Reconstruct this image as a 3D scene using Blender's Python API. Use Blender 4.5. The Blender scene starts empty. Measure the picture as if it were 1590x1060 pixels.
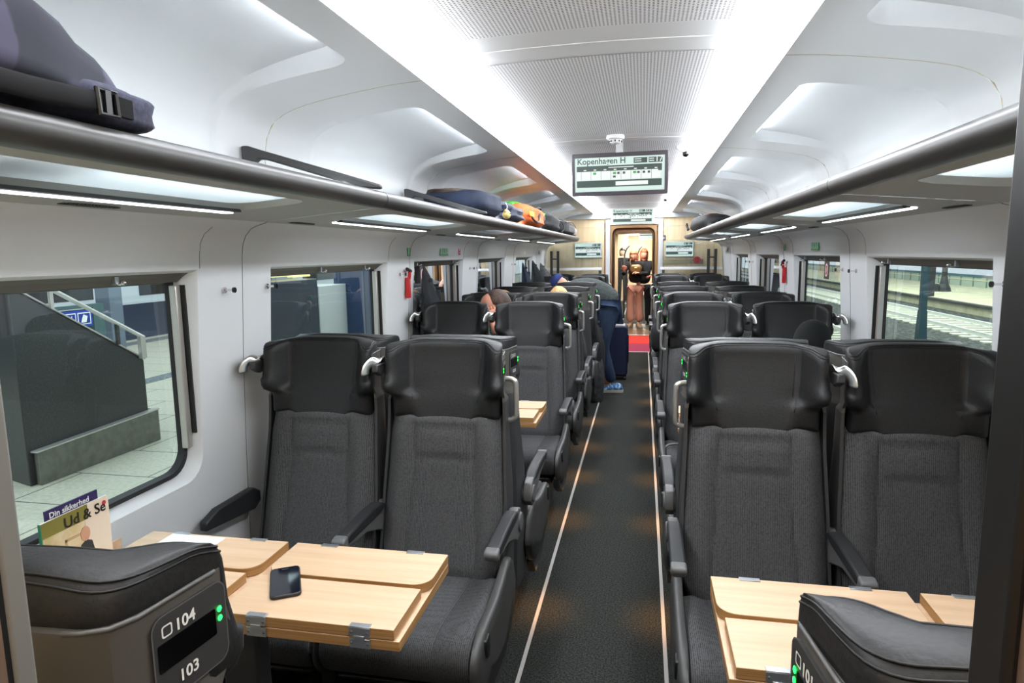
import bpy, bmesh, math, random
from mathutils import Vector, Matrix
random.seed(7)
PI=math.pi
SC=bpy.context.scene
COL=SC.collection
# ------------------------------------------------------------------ materials
def lin(c):
    return tuple(((v/255)/12.92 if v/255<=0.04045 else ((v/255+0.055)/1.055)**2.4) for v in c)+(1,)
def mat(name,rgb=(128,128,128),rough=.5,metal=0,emit=None,es=0,alpha=None,spec=None,coat=0):
    m=bpy.data.materials.new(name); m.use_nodes=True
    b=m.node_tree.nodes['Principled BSDF']
    b.inputs['Base Color'].default_value=lin(rgb)
    b.inputs['Roughness'].default_value=rough; b.inputs['Metallic'].default_value=metal
    if spec is not None: b.inputs['Specular IOR Level'].default_value=spec
    if coat: b.inputs['Coat Weight'].default_value=coat
    if emit: b.inputs['Emission Color'].default_value=lin(emit); b.inputs['Emission Strength'].default_value=es
    return m
def nt(m): return m.node_tree.nodes, m.node_tree.links, m.node_tree.nodes['Principled BSDF']
def vary(m,rgb2,scale=(10,10,10),detail=3,lo=.4,hi=.6,bump=0,bscale=None,kind='noise'):
    n,l,b=nt(m)
    tc=n.new('ShaderNodeTexCoord'); mp=n.new('ShaderNodeMapping'); mp.inputs['Scale'].default_value=scale
    l.new(tc.outputs['Object'],mp.inputs['Vector'])
    t=n.new('ShaderNodeTexNoise') if kind=='noise' else n.new('ShaderNodeTexVoronoi')
    t.inputs['Scale'].default_value=1
    if kind=='noise': t.inputs['Detail'].default_value=detail
    l.new(mp.outputs[0],t.inputs['Vector'])
    r=n.new('ShaderNodeValToRGB'); r.color_ramp.elements[0].position=lo; r.color_ramp.elements[1].position=hi
    r.color_ramp.elements[0].color=b.inputs['Base Color'].default_value[:]; r.color_ramp.elements[1].color=lin(rgb2)
    l.new(t.outputs[0],r.inputs[0]); l.new(r.outputs[0],b.inputs['Base Color'])
    if bump:
        bp=n.new('ShaderNodeBump'); bp.inputs['Strength'].default_value=bump; bp.inputs['Distance'].default_value=.002
        l.new(t.outputs[0],bp.inputs['Height']); l.new(bp.outputs[0],b.inputs['Normal'])
    return m
M={}
M['wall']=mat('white_lining',(234,237,240),.42)
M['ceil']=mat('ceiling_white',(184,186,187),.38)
M['leather']=vary(mat('black_leather',(24,24,25),.5,spec=.4),(31,31,32),(160,160,160),2,.35,.65,bump=.25)
def fabric(name,a,b_):
    m=mat(name,a,.95,spec=.15); n,l,b=nt(m)
    tc=n.new('ShaderNodeTexCoord')
    def wv(sc,direction):
        w=n.new('ShaderNodeTexWave'); w.bands_direction=direction; w.inputs['Scale'].default_value=sc
        w.inputs['Distortion'].default_value=2.5; w.inputs['Detail'].default_value=3; w.inputs['Detail Scale'].default_value=3
        l.new(tc.outputs['Object'],w.inputs['Vector']); return w
    w1=wv(58,'X'); w2=wv(95,'Z')
    ns=n.new('ShaderNodeTexNoise'); ns.inputs['Scale'].default_value=150; ns.inputs['Detail'].default_value=3
    l.new(tc.outputs['Object'],ns.inputs['Vector'])
    a1=n.new('ShaderNodeMath'); a1.operation='MULTIPLY_ADD'; a1.inputs[1].default_value=.45
    a2=n.new('ShaderNodeMath'); a2.operation='MULTIPLY_ADD'; a2.inputs[1].default_value=.2
    l.new(w1.outputs['Fac'],a1.inputs[0]); l.new(ns.outputs['Fac'],a1.inputs[2])
    l.new(w2.outputs['Fac'],a2.inputs[0]); l.new(a1.outputs[0],a2.inputs[2])
    r=n.new('ShaderNodeValToRGB'); r.color_ramp.elements[0].position=.45; r.color_ramp.elements[1].position=1.15 if False else 1.0
    r.color_ramp.elements[0].color=lin(a); r.color_ramp.elements[1].color=lin(b_)
    l.new(a2.outputs[0],r.inputs[0]); l.new(r.outputs[0],b.inputs['Base Color'])
    bp=n.new('ShaderNodeBump'); bp.inputs['Strength'].default_value=.3; bp.inputs['Distance'].default_value=.0015
    l.new(a2.outputs[0],bp.inputs['Height']); l.new(bp.outputs[0],b.inputs['Normal'])
    return m
M['fabric']=fabric('charcoal_fabric',(54,54,55),(84,84,85))
M['shell']=mat('grey_shell_plastic',(62,62,61),.45)
M['shelldark']=mat('dark_shell_plastic',(52,52,53),.5)
M['plate']=mat('grey_plate',(84,81,77),.35)
M['silver']=mat('silver_satin',(205,205,203),.28,.9)
M['chrome']=mat('chrome',(225,225,228),.12,1)
M['handle']=mat('brushed_handle',(178,176,172),.35,.7)
M['black']=mat('black_plastic',(20,20,21),.4)
M['blackgloss']=mat('black_display',(9,9,10),.12)
M['arm']=mat('armrest_pad',(34,35,37),.55)
M['armgrey']=mat('armrest_grey',(96,96,96),.45)
M['rail']=mat('rack_nose_rail',(68,67,66),.36,.2)
M['rack']=mat('rack_underside_grey',(184,185,182),.5)
M['white']=mat('white_print',(235,235,232),.5)
M['green']=mat('green_led',(20,200,50),.4,emit=(20,255,60),es=4)
M['orange_led']=mat('orange_led',(240,130,30),.4,emit=(255,130,20),es=.9)
M['seam']=mat('seam_shadow_line',(150,150,148),.7)
M['strapblack']=mat('black_webbing',(15,15,16),.85,spec=.2)
M['seambrass']=mat('seam_brass',(170,160,135),.5,.3)
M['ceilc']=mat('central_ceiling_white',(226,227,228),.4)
M['lamp']=mat('cove_lamp',(255,255,255),.5,emit=(246,250,255),es=8.5)
M['gasket']=mat('window_gasket',(38,39,41),.6)
M['alu']=mat('window_aluminium',(196,192,186),.35,.5)
M['blind']=mat('blind_cassette',(112,106,98),.5,.2)
# wood
def wood(name,a,b_,scale=(3,40,40),rough=.45):
    m=mat(name,a,rough); return vary(m,b_,scale,4,.35,.7)
M['oak']=wood('light_oak_veneer',(206,176,146),(192,160,128),(2.5,38,38))
M['oakedge']=wood('plywood_edge',(180,138,88),(146,104,58),(3,3,420))
M['panelwood']=wood('partition_wood',(226,203,166),(212,186,146),(26,26,1.5))
M['gold']=mat('bronze_door_frame',(160,128,92),.3,.65)
M['brown']=mat('brown_door_edge',(122,100,84),.42,.2)
M['steelgrey']=mat('door_profile_steel',(140,138,133),.4,.35)
# carpet
cp=mat('dark_carpet',(27,29,29),.98,spec=.1); vary(cp,(66,67,63),(150,150,150),4,.36,.70,bump=.6); M['carpet']=cp
M['strip']=mat('aisle_strip',(176,171,166),.5)
M['red']=mat('red_mat',(214,52,42),.9); M['magenta']=mat('magenta_mat',(160,40,85),.9)
# glass: transparent + fresnel gloss
def glass(name,tint,refl_rough=.02,ior=1.5):
    m=bpy.data.materials.new(name); m.use_nodes=True; n=m.node_tree.nodes; l=m.node_tree.links
    n.clear(); o=n.new('ShaderNodeOutputMaterial'); mx=n.new('ShaderNodeMixShader'); tr=n.new('ShaderNodeBsdfTransparent'); gl=n.new('ShaderNodeBsdfGlossy')
    fr=n.new('ShaderNodeFresnel'); fr.inputs['IOR'].default_value=ior
    tr.inputs[0].default_value=tint; gl.inputs['Roughness'].default_value=refl_rough; gl.inputs[0].default_value=(.9,.95,1,1)
    l.new(fr.outputs[0],mx.inputs[0]); l.new(tr.outputs[0],mx.inputs[1]); l.new(gl.outputs[0],mx.inputs[2]); l.new(mx.outputs[0],o.inputs[0])
    return m
M['glass']=glass('window_glass',(.80,.88,.9,1),ior=1.75)
M['clear']=glass('partition_glass',(.93,.96,.97,1))
def frosted(name,rgb):
    m=bpy.data.materials.new(name); m.use_nodes=True; n=m.node_tree.nodes; l=m.node_tree.links
    n.clear(); o=n.new('ShaderNodeOutputMaterial'); a=n.new('ShaderNodeMixShader'); t=n.new('ShaderNodeBsdfTranslucent'); g=n.new('ShaderNodeBsdfPrincipled')
    t.inputs[0].default_value=lin(rgb); g.inputs['Base Color'].default_value=lin(rgb); g.inputs['Roughness'].default_value=.15
    a.inputs[0].default_value=.45; l.new(t.outputs[0],a.inputs[1]); l.new(g.outputs[0],a.inputs[2]); l.new(a.outputs[0],o.inputs[0]); return m
M['frost']=frosted('rack_glass',(222,234,236))
def em(name,rgb,s=1.0):
    return mat(name,(10,10,10),.3,emit=rgb,es=s)
M['scr_bg']=em('screen_mint',(216,240,232),.39); M['scr_dk']=em('screen_darkgreen',(62,84,80),.37); M['scr_w']=em('screen_white',(240,246,244),.40); M['scr_gr']=em('screen_green',(70,180,90),.40)

# ------------------------------------------------------------------ object helpers
def link(o,parent=None):
    COL.objects.link(o)
    if parent is not None: o.parent=parent
    return o
def mesh(name,vs,fs,m,parent=None,smooth=False,loc=None,sub=0,bevel=0,auto=None):
    me=bpy.data.meshes.new(name); me.from_pydata([tuple(v) for v in vs],[],fs); me.update()
    bm=bmesh.new(); bm.from_mesh(me); bmesh.ops.remove_doubles(bm,verts=bm.verts,dist=1e-6); bmesh.ops.recalc_face_normals(bm,faces=bm.faces); bm.to_mesh(me); bm.free()
    o=bpy.data.objects.new(name,me); link(o,parent)
    if m: me.materials.append(m)
    if smooth: me.shade_smooth()
    if auto and smooth: me.set_sharp_from_angle(angle=math.radians(auto))
    if loc: o.location=loc
    if bevel:
        b=o.modifiers.new('b','BEVEL'); b.width=bevel; b.segments=2; b.limit_method='ANGLE'; b.harden_normals=False
        me.shade_smooth(); me.set_sharp_from_angle(angle=math.radians(40)) 
    if sub:
        s=o.modifiers.new('s','SUBSURF'); s.levels=sub; s.render_levels=sub
    if bevel or sub: bake(o)
    return o
def bake(o):
    dg=bpy.context.evaluated_depsgraph_get(); dg.update()
    me=bpy.data.meshes.new_from_object(o.evaluated_get(dg),preserve_all_data_layers=True,depsgraph=dg)
    me.name=o.name; o.modifiers.clear(); old=o.data; o.data=me; return o
class MB:
    def __init__(s): s.v=[]; s.f=[]
    def add(s,vs,fs):
        k=len(s.v); s.v+= [tuple(v) for v in vs]; s.f+=[tuple(i+k for i in f) for f in fs]; return s
    def box(s,a,b):
        (x0,y0,z0),(x1,y1,z1)=a,b
        return s.add([(x0,y0,z0),(x1,y0,z0),(x1,y1,z0),(x0,y1,z0),(x0,y0,z1),(x1,y0,z1),(x1,y1,z1),(x0,y1,z1)],[(0,3,2,1),(4,5,6,7),(0,1,5,4),(1,2,6,5),(2,3,7,6),(3,0,4,7)])
    def tube(s,pts,r,n=8,cap=True,closed=False):
        pts=[Vector(p) for p in pts]; N=len(pts); rr=r if isinstance(r,(list,tuple)) else [r]*N
        up=None; rings=[]
        for i,p in enumerate(pts):
            if closed: t=(pts[(i+1)%N]-pts[i-1])
            else: t=(pts[min(i+1,N-1)]-pts[max(i-1,0)])
            t.normalize()
            if up is None:
                a=Vector((0,0,1)) if abs(t.z)<.9 else Vector((1,0,0)); up=(a-t*a.dot(t)).normalized()
            else: up=(up-t*up.dot(t)).normalized()
            sd=t.cross(up)
            rings.append([p+(up*math.cos(2*PI*j/n)+sd*math.sin(2*PI*j/n))*rr[i] for j in range(n)])
        k=len(s.v)
        for rg in rings: s.v+=[tuple(q) for q in rg]
        for i in range(N if closed else N-1):
            for j in range(n):
                a=k+i*n+j; b=k+i*n+(j+1)%n; c=k+((i+1)%N)*n+(j+1)%n; d=k+((i+1)%N)*n+j; s.f.append((a,b,c,d))
        if cap and not closed:
            s.f.append(tuple(k+j for j in range(n))[::-1]); s.f.append(tuple(k+(N-1)*n+j for j in range(n)))
        return s
    def loft(s,secs,closed=True,cap=True):
        n=len(secs[0]); k=len(s.v)
        for c in secs: s.v+=[tuple(q) for q in c]
        for i in range(len(secs)-1):
            for j in range(n if closed else n-1):
                s.f.append((k+i*n+j,k+i*n+(j+1)%n,k+(i+1)*n+(j+1)%n,k+(i+1)*n+j))
        if cap and closed:
            s.f.append(tuple(k+j for j in range(n))[::-1]); s.f.append(tuple(k+(len(secs)-1)*n+j for j in range(n)))
        return s
    def prism(s,poly,a,b,axis='x'):
        # poly: 2D points in the other two axes; extruded from a to b along axis
        def P(t,q):
            return {'x':(t,q[0],q[1]),'y':(q[0],t,q[1]),'z':(q[0],q[1],t)}[axis]
        return s.loft([[P(a,q) for q in poly],[P(b,q) for q in poly]])
    def ball(s,c,r,n=12,m=8):
        rx,ry,rz=r if isinstance(r,(tuple,list)) else (r,r,r); k=len(s.v); c=Vector(c)
        for i in range(m+1):
            th=PI*i/m
            for j in range(n):
                ph=2*PI*j/n; s.v.append((c.x+rx*math.sin(th)*math.cos(ph),c.y+ry*math.sin(th)*math.sin(ph),c.z+rz*math.cos(th)))
        for i in range(m):
            for j in range(n): s.f.append((k+i*n+j,k+i*n+(j+1)%n,k+(i+1)*n+(j+1)%n,k+(i+1)*n+j))
        return s
    def build(s,name,m,parent=None,**kw): return mesh(name,s.v,s.f,m,parent,**kw)
def empty(name,loc=(0,0,0),rz=0,label=None,cat=None,group=None):
    o=bpy.data.objects.new(name,None); link(o); o.location=loc; o.rotation_euler=(0,0,rz); o.empty_display_size=.1
    return tag(o,label,cat,group)
def tag(o,label=None,cat=None,group=None,kind=None):
    if label: o['label']=label
    if cat: o['category']=cat
    if group: o['group']=group
    if kind: o['kind']=kind
    return o
def struct(o): o['kind']='structure'; return o
def kids(o): return list(o.children)
def copy_tree(o,parent=None):
    c=o.copy(); COL.objects.link(c)
    if parent is not None: c.parent=parent
    for ch in KID.get(o.name,[]): copy_tree(ch,c)
    return c
KID={}
def index_children():
    KID.clear()
    for o in bpy.data.objects:
        if o.parent: KID.setdefault(o.parent.name,[]).append(o)
def rrect(w,h,r,n=6,cx=0,cy=0):
    pts=[]
    for (sx,sy,a0) in ((1,1,0),(-1,1,90),(-1,-1,180),(1,-1,270)):
        for i in range(n+1):
            a=math.radians(a0+90*i/n); pts.append((cx+sx*(w/2-r)+r*math.cos(a),cy+sy*(h/2-r)+r*math.sin(a)))
    return pts
def text(name,s,size,origin,right,up,m,parent=None,depth=.0006,align='LEFT',bold=0):
    cu=bpy.data.curves.new(name,'FONT'); cu.body=s; cu.size=size; cu.extrude=depth; cu.align_x=align; cu.offset=bold; cu.resolution_u=3
    o=bpy.data.objects.new(name,cu); COL.objects.link(o)
    dg=bpy.context.evaluated_depsgraph_get(); me=bpy.data.meshes.new_from_object(o.evaluated_get(dg)); bpy.data.objects.remove(o); me.name=name
    r=Vector(right).normalized(); u=Vector(up).normalized(); w=r.cross(u)
    mt=Matrix((( r.x,u.x,w.x,origin[0]),(r.y,u.y,w.y,origin[1]),(r.z,u.z,w.z,origin[2]),(0,0,0,1)))
    me.transform(mt); me.materials.clear(); me.materials.append(m)
    return link(bpy.data.objects.new(name,me),parent)
def crom(pts,per=4,closed=False):
    P=[Vector(p) for p in pts]; N=len(P); out=[]
    for i in range(N if closed else N-1):
        p0=P[i-1] if (closed or i>0) else P[i]; p1=P[i]; p2=P[(i+1)%N]; p3=P[(i+2)%N] if (closed or i+2<N) else P[(i+1)%N]
        for k in range(per):
            t=k/per; out.append(.5*((2*p1)+(-p0+p2)*t+(2*p0-5*p1+4*p2-p3)*t*t+(-p0+3*p1-3*p2+p3)*t**3))
    if not closed: out.append(P[-1].copy())
    return out
def interp(tab,x):
    if x<=tab[0][0]: return tab[0][1]
    for (a,va),(b,vb) in zip(tab,tab[1:]):
        if x<=b: return va+(vb-va)*(x-a)/(b-a)
    return tab[-1][1]
def ss(a,b,x):
    t=min(1,max(0,(x-a)/(b-a))); return t*t*(3-2*t)

# ------------------------------------------------------------------ camera
F=1000.0; HC=1.55; X0=.162
def cam_axes(vp=(998,391),slope=-.0145):
    Y=Vector((vp[0]-795,-(vp[1]-530),-F)).normalized()
    q=Vector((vp[0]+1000-795,-(vp[1]+1000*slope-530),-F))
    Z=q.cross(Y).normalized()
    if Z.y<0: Z=-Z
    return Y.cross(Z),Y,Z
ax,ay,az=cam_axes()
cd=bpy.data.cameras.new('camera'); cam=bpy.data.objects.new('camera',cd); COL.objects.link(cam)
cam.matrix_world=Matrix(((ax.x,ax.y,ax.z,X0),(ay.x,ay.y,ay.z,0),(az.x,az.y,az.z,HC),(0,0,0,1)))
cd.sensor_width=36; cd.lens=36*F/1590; cd.clip_start=.03; cd.clip_end=300
SC.camera=cam
SC.view_settings.view_transform='Standard'; SC.view_settings.look='None'; SC.view_settings.exposure=1.35; SC.view_settings.gamma=1
SC.view_settings.use_curve_mapping=False
M['lamp2']=mat('pocket_lamp',(255,255,255),.5,emit=(238,246,255),es=22)
M['lamp3']=mat('small_ceiling_lamp',(255,255,255),.5,emit=(255,248,238),es=6)
M['lampe']=mat('under_rack_lamp',(250,250,250),.4,emit=(246,250,255),es=1.8)
M['lampr']=mat('rack_lamp',(255,255,255),.5,emit=(246,250,255),es=7.5)
M['chrome2']=mat('hinge_steel',(176,180,186),.3,.85)
M['chromedark']=mat('hook_knob_dark',(70,70,74),.2,.9)
M['hred']=mat('hammer_red',(206,32,38),.4)
M['bezel']=mat('display_bezel',(52,48,56),.35)
M['white2']=mat('fitting_white',(226,226,226),.4)
M['phone']=mat('phone_glass',(12,16,28),.06)
M['sole']=mat('shoe_sole',(196,192,176),.7)
M['litsign']=mat('lit_yellow_sign',(220,210,130),.5,emit=(236,222,140),es=.55)
# ------------------------------------------------------------------ room shell
J=[.40,2.18,3.97,5.72,7.40,9.05,10.06]
YW0,YW1=.40,10.10
WL=[(.70,1.93),(2.37,3.595),(4.05,5.24),(5.76,6.92),(7.55,8.72),None]
WR=[(.70,1.95),(2.44,3.69),(4.16,5.37),(5.92,7.08),(7.60,8.77),None]
ZW0,ZW1=.79,1.512
WP=[(0,1.36),(.6,1.355),(1.17,1.33),(1.56,1.305)]
def wx(z): return interp(WP,z)
def outer_pts(rect,loop):
    a0,a1,b0,b1=rect; ca=sum(p[0] for p in loop)/len(loop); cb=sum(p[1] for p in loop)/len(loop); out=[]
    for (a,b) in loop:
        da,db=a-ca,b-cb; t=1e9
        if da>1e-9: t=min(t,(a1-ca)/da)
        if da<-1e-9: t=min(t,(a0-ca)/da)
        if db>1e-9: t=min(t,(b1-cb)/db)
        if db<-1e-9: t=min(t,(b0-cb)/db)
        out.append([ca+da*t,cb+db*t])
    for (x,y) in ((a0,b0),(a0,b1),(a1,b0),(a1,b1)):
        i=min(range(len(out)),key=lambda i:(out[i][0]-x)**2+(out[i][1]-y)**2); out[i]=[x,y]
    return out
def dense(loop,step=.04):
    out=[]
    for p,q in zip(loop,loop[1:]+loop[:1]):
        L=math.hypot(q[0]-p[0],q[1]-p[1]); n=max(1,int(L/step))
        for i in range(n): out.append((p[0]+(q[0]-p[0])*i/n,p[1]+(q[1]-p[1])*i/n))
    return out
def patch(mb,A,B,K,fn):
    n=len(A); k=len(mb.v)
    for r in range(K+1):
        for j in range(n):
            mb.v.append(fn(A[j][0]+(B[j][0]-A[j][0])*r/K,A[j][1]+(B[j][1]-A[j][1])*r/K))
    for r in range(K):
        for j in range(n): mb.f.append((k+r*n+j,k+r*n+(j+1)%n,k+(r+1)*n+(j+1)%n,k+(r+1)*n+j))
def disc(mb,A,K,fn):
    n=len(A); ca=sum(p[0] for p in A)/n; cb=sum(p[1] for p in A)/n
    B=[(ca+(a-ca)*.02,cb+(b-cb)*.02) for a,b in A]; patch(mb,A,B,K,fn)
    mb.f.append(tuple(range(len(mb.v)-n,len(mb.v))))
UP=[(1.305,1.56),(1.298,1.60),(1.285,1.63),(1.262,1.655),(1.235,1.667),(1.20,1.676),(1.17,1.692)]
wn=0; wroot={}
for s,side,W in ((-1,'left',WL),(1,'right',WR)):
    wb=MB()
    for k in range(len(J)-1):
        y0,y1=J[k],J[k+1]
        fn=lambda y,z,s=s:(s*wx(z),y,z)
        zz=[0,.3,.6,.8,1.0,1.17,1.35,1.56]
        if W[k]:
            a,b=W[k]
            # opening: square top corners, rounded bottom corners
            r=.085; loop=[(b,ZW1),(a,ZW1)]
            for i in range(7):
                t=math.radians(180+90*i/6); loop.append((a+r+r*math.cos(t),ZW0+r+r*math.sin(t)))
            for i in range(7):
                t=math.radians(270+90*i/6); loop.append((b-r+r*math.cos(t),ZW0+r+r*math.sin(t)))
            loop=dense(loop)
            O=outer_pts((y0,y1,.55,1.56),loop)
            patch(wb,O,loop,4,fn)
            wb.loft([[(s*wx(z),y0,z) for z in (0,.3,.55)],[(s*wx(z),y1,z) for z in (0,.3,.55)]],closed=False)
            # window unit
            wn+=1
            root=struct(empty('window_%d'%wn,(0,0,0)))
            X2=1.395
            cy,cz=(a+b)/2,(ZW0+ZW1)/2
            def shr(d,lp=loop,cy=cy,cz=cz,w=(b-a)/2,h=(ZW1-ZW0)/2): return [(cy+(p[0]-cy)*(1-d/w),cz+(p[1]-cz)*(1-d/h)) for p in lp]
            rv=MB(); inner=shr(.022)
            rv.loft([[(s*wx(z),y,z) for y,z in loop],[(s*(wx(z)+.006),y,z) for y,z in shr(.005)],[(s*X2,y,z) for y,z in inner]],cap=False)
            rv.build('window_reveal',M['wall'],root,smooth=True,auto=30)
            gk=MB(); g1=shr(.020); g2=shr(.045); 
            gk.loft([[(s*(X2-.002),y,z) for y,z in g1],[(s*(X2-.012),y,z) for y,z in shr(.026)],[(s*(X2-.010),y,z) for y,z in shr(.038)],[(s*(X2+.01),y,z) for y,z in g2]],cap=False)
            gk.build('window_gasket',M['gasket'],root,smooth=True,auto=40)
            g=MB(); lp=shr(.04)
            g.add([(s*(X2+.008),y,z) for y,z in lp],[tuple(range(len(lp)))]); g.build('window_pane',M['glass'],root)
            bl=MB(); bl.prism([(1.322,ZW1-.002),(X2-.004,ZW1-.002),(X2-.004,ZW1-.036),(1.376,ZW1-.040),(1.355,ZW1-.022)],0,1,'y')
            bl.v=[(s*v[0],a+.012+(b-a-.024)*v[1],v[2]) for v in bl.v]; bl.build('blind_cassette',M['blind'],root)
            for yy,dr in ((b-.03,-1),(a+.03,1)):
                MB().box((s*(X2-.03),yy-.012,ZW0+.11),(s*(X2-.004),yy+.012,ZW1-.05)).build('blind_guide_rail',M['alu'],root,bevel=.003)
                MB().box((s*(X2-.045),yy-dr*.013,ZW0+.16),(s*(X2-.02),yy-dr*.019,ZW1-.05)).build('guide_slot',M['gasket'],root)
        else:
            wb.loft([[(s*wx(z),y0,z) for z in zz],[(s*wx(z),y1,z) for z in zz]],closed=False)
        wb.loft([[(s*x,y0,z) for x,z in UP],[(s*x,y1,z) for x,z in UP]],closed=False)
    struct(wb.build('wall_%s'%side,M['wall'],smooth=True,auto=25))
    # panel joints on the wall
    for k,y in enumerate(J[1:-1]):
        pts=[(s*(wx(z)-.0006),y,z) for z in (.05,.4,.8,1.17,1.56)]+[(s*(x-.0006),y,z-.0006) for x,z in UP[1:]]
        struct(MB().tube(pts,.0015,6).build('trim_%d'%(1+k+(10 if s>0 else 0)),M['seam']))
    for k,w in enumerate(W[:-1]):
        y=w[1]+.012
        pts=[(s*(wx(z)-.0004),y,z) for z in (ZW1+.004,1.56)]+[(s*(x-.0004),y+.02*i*i/4,z-.0004) for i,(x,z) in enumerate(UP[1:4])]
        struct(MB().tube(pts,.0011,6).build('trim_%d'%(21+k+(10 if s>0 else 0)),M['seam']))
    # skirting heater duct
    struct(MB().prism([(s*1.36,.0),(s*1.27,.0),(s*1.27,.13),(s*1.30,.16),(s*1.36,.17)],YW0,YW1,'y').build('baseboard_%s'%side,M['shelldark']))
# ------------------------------------------------------------------ ceiling side panels with light pockets
CP=[(.578,2.136),(.70,2.128),(.85,2.109),(.97,2.09),(1.06,2.069),(1.12,2.042),(1.16,2.005),(1.178,1.95),(1.185,1.88),(1.19,1.78)]
cpd=crom([(x,0,z) for x,z in CP],5)
cs=[0]
for p,q in zip(cpd,cpd[1:]): cs.append(cs[-1]+(q-p).length)
SM=cs[-1]
def cprof(sv,d):
    sv=min(max(sv,0),SM)
    for i in range(len(cs)-1):
        if sv<=cs[i+1]: break
    t=(sv-cs[i])/(cs[i+1]-cs[i]); p=cpd[i].lerp(cpd[i+1],t)
    def nrm(i):
        tg=(cpd[min(i+1,len(cpd)-1)]-cpd[max(i-1,0)]).normalized(); return Vector((-tg.z,0,tg.x))
    n=nrm(i).lerp(nrm(i+1),t).normalized()
    if n.z<-.0 : n=-n
    if n.x<0 and n.z<.3: n=-n
    return p+n*d
JC=[.40,2.18,3.97,5.72,7.40,9.05,10.06]
for s in (-1,1):
    for k in range(len(JC)-1):
        y0,y1=JC[k]+.003,JC[k+1]-.003
        cb_=MB()
        fn=lambda a,b,s=s:(lambda p:(s*p.x,b,p.z))(cprof(a,0))
        pa,pb=JC[k]+.31,JC[k+1]-.27
        if k==5: pa,pb=JC[k]+.2,JC[k+1]-.2
        s0,s1=.125,SM-.012; r=.075
        lp=[]
        for (sx,sy,a0) in ((1,1,0),(-1,1,90),(-1,-1,180),(1,-1,270)):
            for i in range(7):
                a=math.radians(a0+90*i/6); rr=r if sx<0 else .01
                lp.append(((s1 if sx>0 else s0)-sx*rr+rr*math.cos(a),(pb if sy>0 else pa)-sy*rr+rr*math.sin(a)))
        lp=dense(lp,.035)
        O=outer_pts((0,SM,y0,y1),lp)
        patch(cb_,O,lp,4,fn)
        dep=lambda a:.052-.038*ss(.15,.75,a)
        ca,cb2=(s0+s1)/2,(pa+pb)/2
        inn=[(ca+(a-ca)*(1-.016/((s1-s0)/2)),cb2+(b-cb2)*(1-.03/((pb-pa)/2))) for a,b in lp]
        n=len(lp); kk=len(cb_.v)
        for ring in range(4):
            t=ring/3
            for (a,b),(c,d) in zip(lp,inn):
                a2,b2=a+(c-a)*t,b+(d-b)*t; p=cprof(a2,dep(a2)*ss(0,1,t)); cb_.v.append((s*p.x,b2,p.z))
        for ring in range(3):
            for j in range(n): cb_.f.append((kk+ring*n+j,kk+ring*n+(j+1)%n,kk+(ring+1)*n+(j+1)%n,kk+(ring+1)*n+j))
        disc(cb_,inn,14,lambda a,b,s=s:(lambda p:(s*p.x,b,p.z))(cprof(a,dep(a))))
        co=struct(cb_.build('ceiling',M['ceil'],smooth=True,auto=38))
        q=cprof(s0+.022,.034)
        MB().tube([(s*q.x,pa+.09,q.z),(s*q.x,pb-.09,q.z)],.005,6).build('pocket_light',M['lamp2'] if 'lamp2' in M else M['lamp'],co)
        if k:
            pts=[cprof(SM*i/16,.002) for i in range(17)]
            struct(MB().tube([(s*p.x,JC[k],p.z) for p in pts],.003,6).build('trim_%d'%(41+k+(10 if s>0 else 0)),M['seambrass']))
    # cove lamp: angled diffuser beside the central panel
    pf=[(.578,2.138),(.565,2.143),(.50,2.158),(.470,2.158),(.452,2.172),(.447,2.209)]
    lo=MB().loft([[(s*x,YW0,z) for x,z in pf],[(s*x,10.05,z) for x,z in pf]],closed=False).build('cove_light',M['lamp'],smooth=True)
    tag(lo,'long glowing cove light strip along the %s edge of the central ceiling'%('left' if s<0 else 'right'),'light','cove light strips')
    struct(MB().loft([[(s*.576,YW0,2.136),(s*.576,YW0,2.16)],[(s*.576,10.05,2.136),(s*.576,10.05,2.16)]],closed=False).build('trim_%d'%(60+s),M['ceil']))
# central ceiling
def arch(x): return 2.205+.012*(1-(x/.45)**2)
pm=mat('perforated_white',(214,214,216),.5); n_,l_,b_=nt(pm)
tc=n_.new('ShaderNodeTexCoord'); vm=n_.new('ShaderNodeVectorMath'); vm.operation='MULTIPLY'; vm.inputs[1].default_value=(85,85,0)
fr=n_.new('ShaderNodeVectorMath'); fr.operation='FRACTION'; sb=n_.new('ShaderNodeVectorMath'); sb.operation='SUBTRACT'; sb.inputs[1].default_value=(.5,.5,0)
ln=n_.new('ShaderNodeVectorMath'); ln.operation='LENGTH'; lt=n_.new('ShaderNodeMath'); lt.operation='LESS_THAN'; lt.inputs[1].default_value=.27
mx=n_.new('ShaderNodeMix'); mx.data_type='RGBA'; mx.inputs[6].default_value=lin((238,238,240)); mx.inputs[7].default_value=lin((112,110,114))
ad=n_.new('ShaderNodeVectorMath'); ad.operation='ADD'; ad.inputs[1].default_value=(500,500,0)
l_.new(tc.outputs['Object'],vm.inputs[0]); l_.new(vm.outputs[0],ad.inputs[0]); l_.new(ad.outputs[0],fr.inputs[0]); l_.new(fr.outputs[0],sb.inputs[0]); l_.new(sb.outputs[0],ln.inputs[0]); l_.new(ln.outputs['Value'],lt.inputs[0]); l_.new(lt.outputs[0],mx.inputs[0]); l_.new(mx.outputs[2],b_.inputs['Base Color'])
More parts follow.
